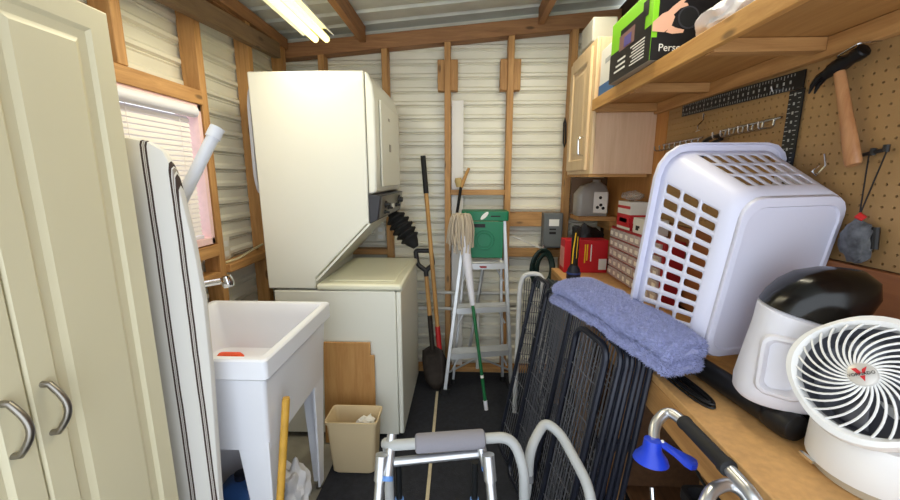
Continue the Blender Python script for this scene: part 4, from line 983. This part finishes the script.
# ================================================================== WALKERS
wk = thing('hemi_walker', 'folding aluminium walker with grey foam hand grip', 'walker', (-.05, .85, .009))
l1, r1 = at(396, 445, Z=.80), at(506, 437, Z=.80)
g0, g1 = l1.lerp(r1, .17), l1.lerp(r1, .80)
part('top_tube', T(fillet([V((l1.x-.05, .95, .012)), V((l1.x-.035, .87, .76)), l1-(r1-l1)*.1, r1+(r1-l1)*.06, at(524, 468, Z=.74), V((.19, .93, .012))], .045, 8), .0125, 14), GREYTUBE, wk)
part('foam_grip', lathe(NB(), [(.017, 0), (.0215, .003), (.0225, .008), (.0225, (g1-g0).length-.008), (.0215, (g1-g0).length-.003), (.017, (g1-g0).length)], axis_m(g0, g1-g0), 20), FOAM, wk, 'grey foam grip')
c0, c1 = at(394, 462, Z=.765), at(482, 453, Z=.765)
part('cross_bar', T([c0, c1], .0105, 14), ALU, wk)
for (tx, ty), (bx_, by_), (lx, ly), foot in (((392, 434), (388, 476), (382, 456), (-.235, .60)), ((477, 431), (486, 465), (488, 456), (.135, .60))):
    tpp, bt = at(tx, ty, Z=.815), at(bx_, by_, Z=.745)
    pst = part('side_post', T([tpp, bt], .0115, 14), ALU, wk)
    part('end_cap', T([bt-(tpp-bt)*.001, bt-(tpp-bt).normalized()*.010], .0125, 14), BLUECAP, pst)
    lt_ = at(lx, ly, Z=.785)
    lg = part('leg', T([lt_, V((foot[0], foot[1], .03))], .0115, 14), ALU, wk)
    part('sleeve', T([lt_+V((0, 0, .004)), lt_+(V((foot[0], foot[1], .03))-lt_)*.07], .0145, 14), ALU, lg)
    part('rubber_tip', T([V((foot[0], foot[1], .0095)), V((foot[0], foot[1], .04))], .017, 12), GREYTUBE, lg)
for px in (398, 475):
    a_ = at(px, 462, Y=.90); lg = part('rear_leg', T([a_, V((a_.x, .93, .012))], .009, 12), BLKSTEEL, wk)
    part('collar', T([a_+V((0, .003, -.115)), a_+V((0, .004, -.14))], .0125, 12), BLUECAP, lg)
# second grey tube frame
g2 = thing('safety_rail', 'grey coated tube rail arching beside the wire pen', 'rail', (.24, .85, .009))
ar = [V((.150, .99, .015)), at(528, 478, Z=.66), at(530, 448, Z=.745), at(545, 421, Z=.785), at(561, 434, Z=.765), at(590, 488, Z=.70), V((.30, .62, .35)), V((.31, .58, .015))]
part('rail_tube', T(fillet(ar, .035, 6), .0125, 14), GREYTUBE, g2)
part('clamp', T([at(527, 470, Z=.675)+V((0, 0, .006)), at(527, 482, Z=.652)], .0165, 12), mat('grey_clamp', col(110, 112, 116), .5), g2)
for p in ((.150, .99), (.31, .58)): part('rubber_tip', T([V((p[0], p[1], .0095)), V((p[0], p[1], .045))], .018, 12), RUBBER, g2)
# aluminium handle with black grip and blue lever
rl = thing('rollator_handle', 'aluminium walker handle with black grip and blue lever', 'walker', (.45, .62, .009))
hz = [at(654, 446, Z=.85), at(654, 424, Z=.88), at(668, 410, Z=.90), at(684, 422, Z=.90), at(730, 470, Z=.90), at(752, 494, Z=.895), at(762, 512, Z=.875), V((.40, .44, .40)), V((.40, .44, .015))]
part('tube', T(fillet(hz, .03, 6), .0115, 14), ALU, rl)
ga, gb2 = at(683, 421, Z=.901), at(730, 470, Z=.901)
gl = (gb2-ga).length
part('grip', lathe(NB(), [(.0125, 0), (.0155, .003), (.0155, .012), (.0145, .014), (.0145, gl-.018), (.0165, gl-.015), (.0165, gl-.003), (.0125, gl)], axis_m(ga, gb2-ga), 18), RUBBER, rl, 'black rubber grip')
ck = at(652, 447, Z=.85)
bc_ = part('lever_clamp', lathe(NB(), [(.013, .018), (.017, .017), (.019, -.004), (.033, -.022), (.036, -.030), (.022, -.038)], axis_m(ck, (.05, .1, 1)), 20), BLUEP, rl, 'blue plastic clamp')
k0, k1 = at(662, 444, Z=.86), at(697, 467, Z=.845)
part('lever', loft(NB(), [[p+V((0, 0, 1))*dz+sdv*s_ for s_, dz in ((-w_, 0), (-w_*.6, .005), (w_*.6, .005), (w_, 0), (w_*.6, -.005), (-w_*.6, -.005))] for p, w_ in ((k0, .010), (k0.lerp(k1, .4), .013), (k0.lerp(k1, .75), .022), (k0.lerp(k1, .92), .021), (k1, .008)) for sdv in [((k1-k0).cross(V((0, 0, 1)))).normalized()]]), BLUEP, bc_)
part('rivet', lathe(NB(), [(.004, 0), (.003, .003)], axis_m(k0+V((0, 0, .005)), (0, 0, 1)), 10), PRINTW, bc_)
lo2 = [V((.36, .56, .015)), V((.36, .56, .60)), at(704, 505, Z=.83), at(712, 489, Z=.845), at(730, 483, Z=.85), at(748, 495, Z=.845), at(752, 520, Z=.81), V((.39, .44, .3))]
part('lower_tube', T(fillet(lo2, .025, 6), .0115, 14), ALU, rl)
part('rubber_tip', T([(.36, .56, .0095), (.36, .56, .04)], .016, 12), RUBBER, rl); part('rubber_tip', T([(.40, .44, .0095), (.40, .44, .04)], .016, 12), RUBBER, rl)
# under the bench
ub = thing('storage_crate', 'dark plastic crate on the shelf under the workbench', 'crate', (.74, .85, .28))
part('body', loft(NB(), [rrect(.085, .19, .02, 3, .281, .74, .80), rrect(.098, .21, .02, 3, .50, .74, .80), rrect(.104, .216, .02, 3, .50, .74, .80), rrect(.104, .216, .02, 3, .53, .74, .80), rrect(.094, .206, .02, 3, .53, .74, .80), rrect(.08, .185, .02, 3, .29, .74, .80)]), mat('crate_black', col(40, 40, 44), .6), ub)
single('power_cord', T(fillet([(.60, .95, .84), (.585, .90, .70), (.60, .80, .66), (.58, .70, .74), (.60, .62, .60), (.59, .58, .30)], .06), .004, 6), BLACKP, 'black power cord hanging loose under the workbench', 'cord')
single('metal_rod', T([at(652, 487, X=.50), at(672, 506, X=.50)-V((0, 0, .3))], .006, 8), CHROME, 'thin bright metal rod standing below the blue lever', 'rod')
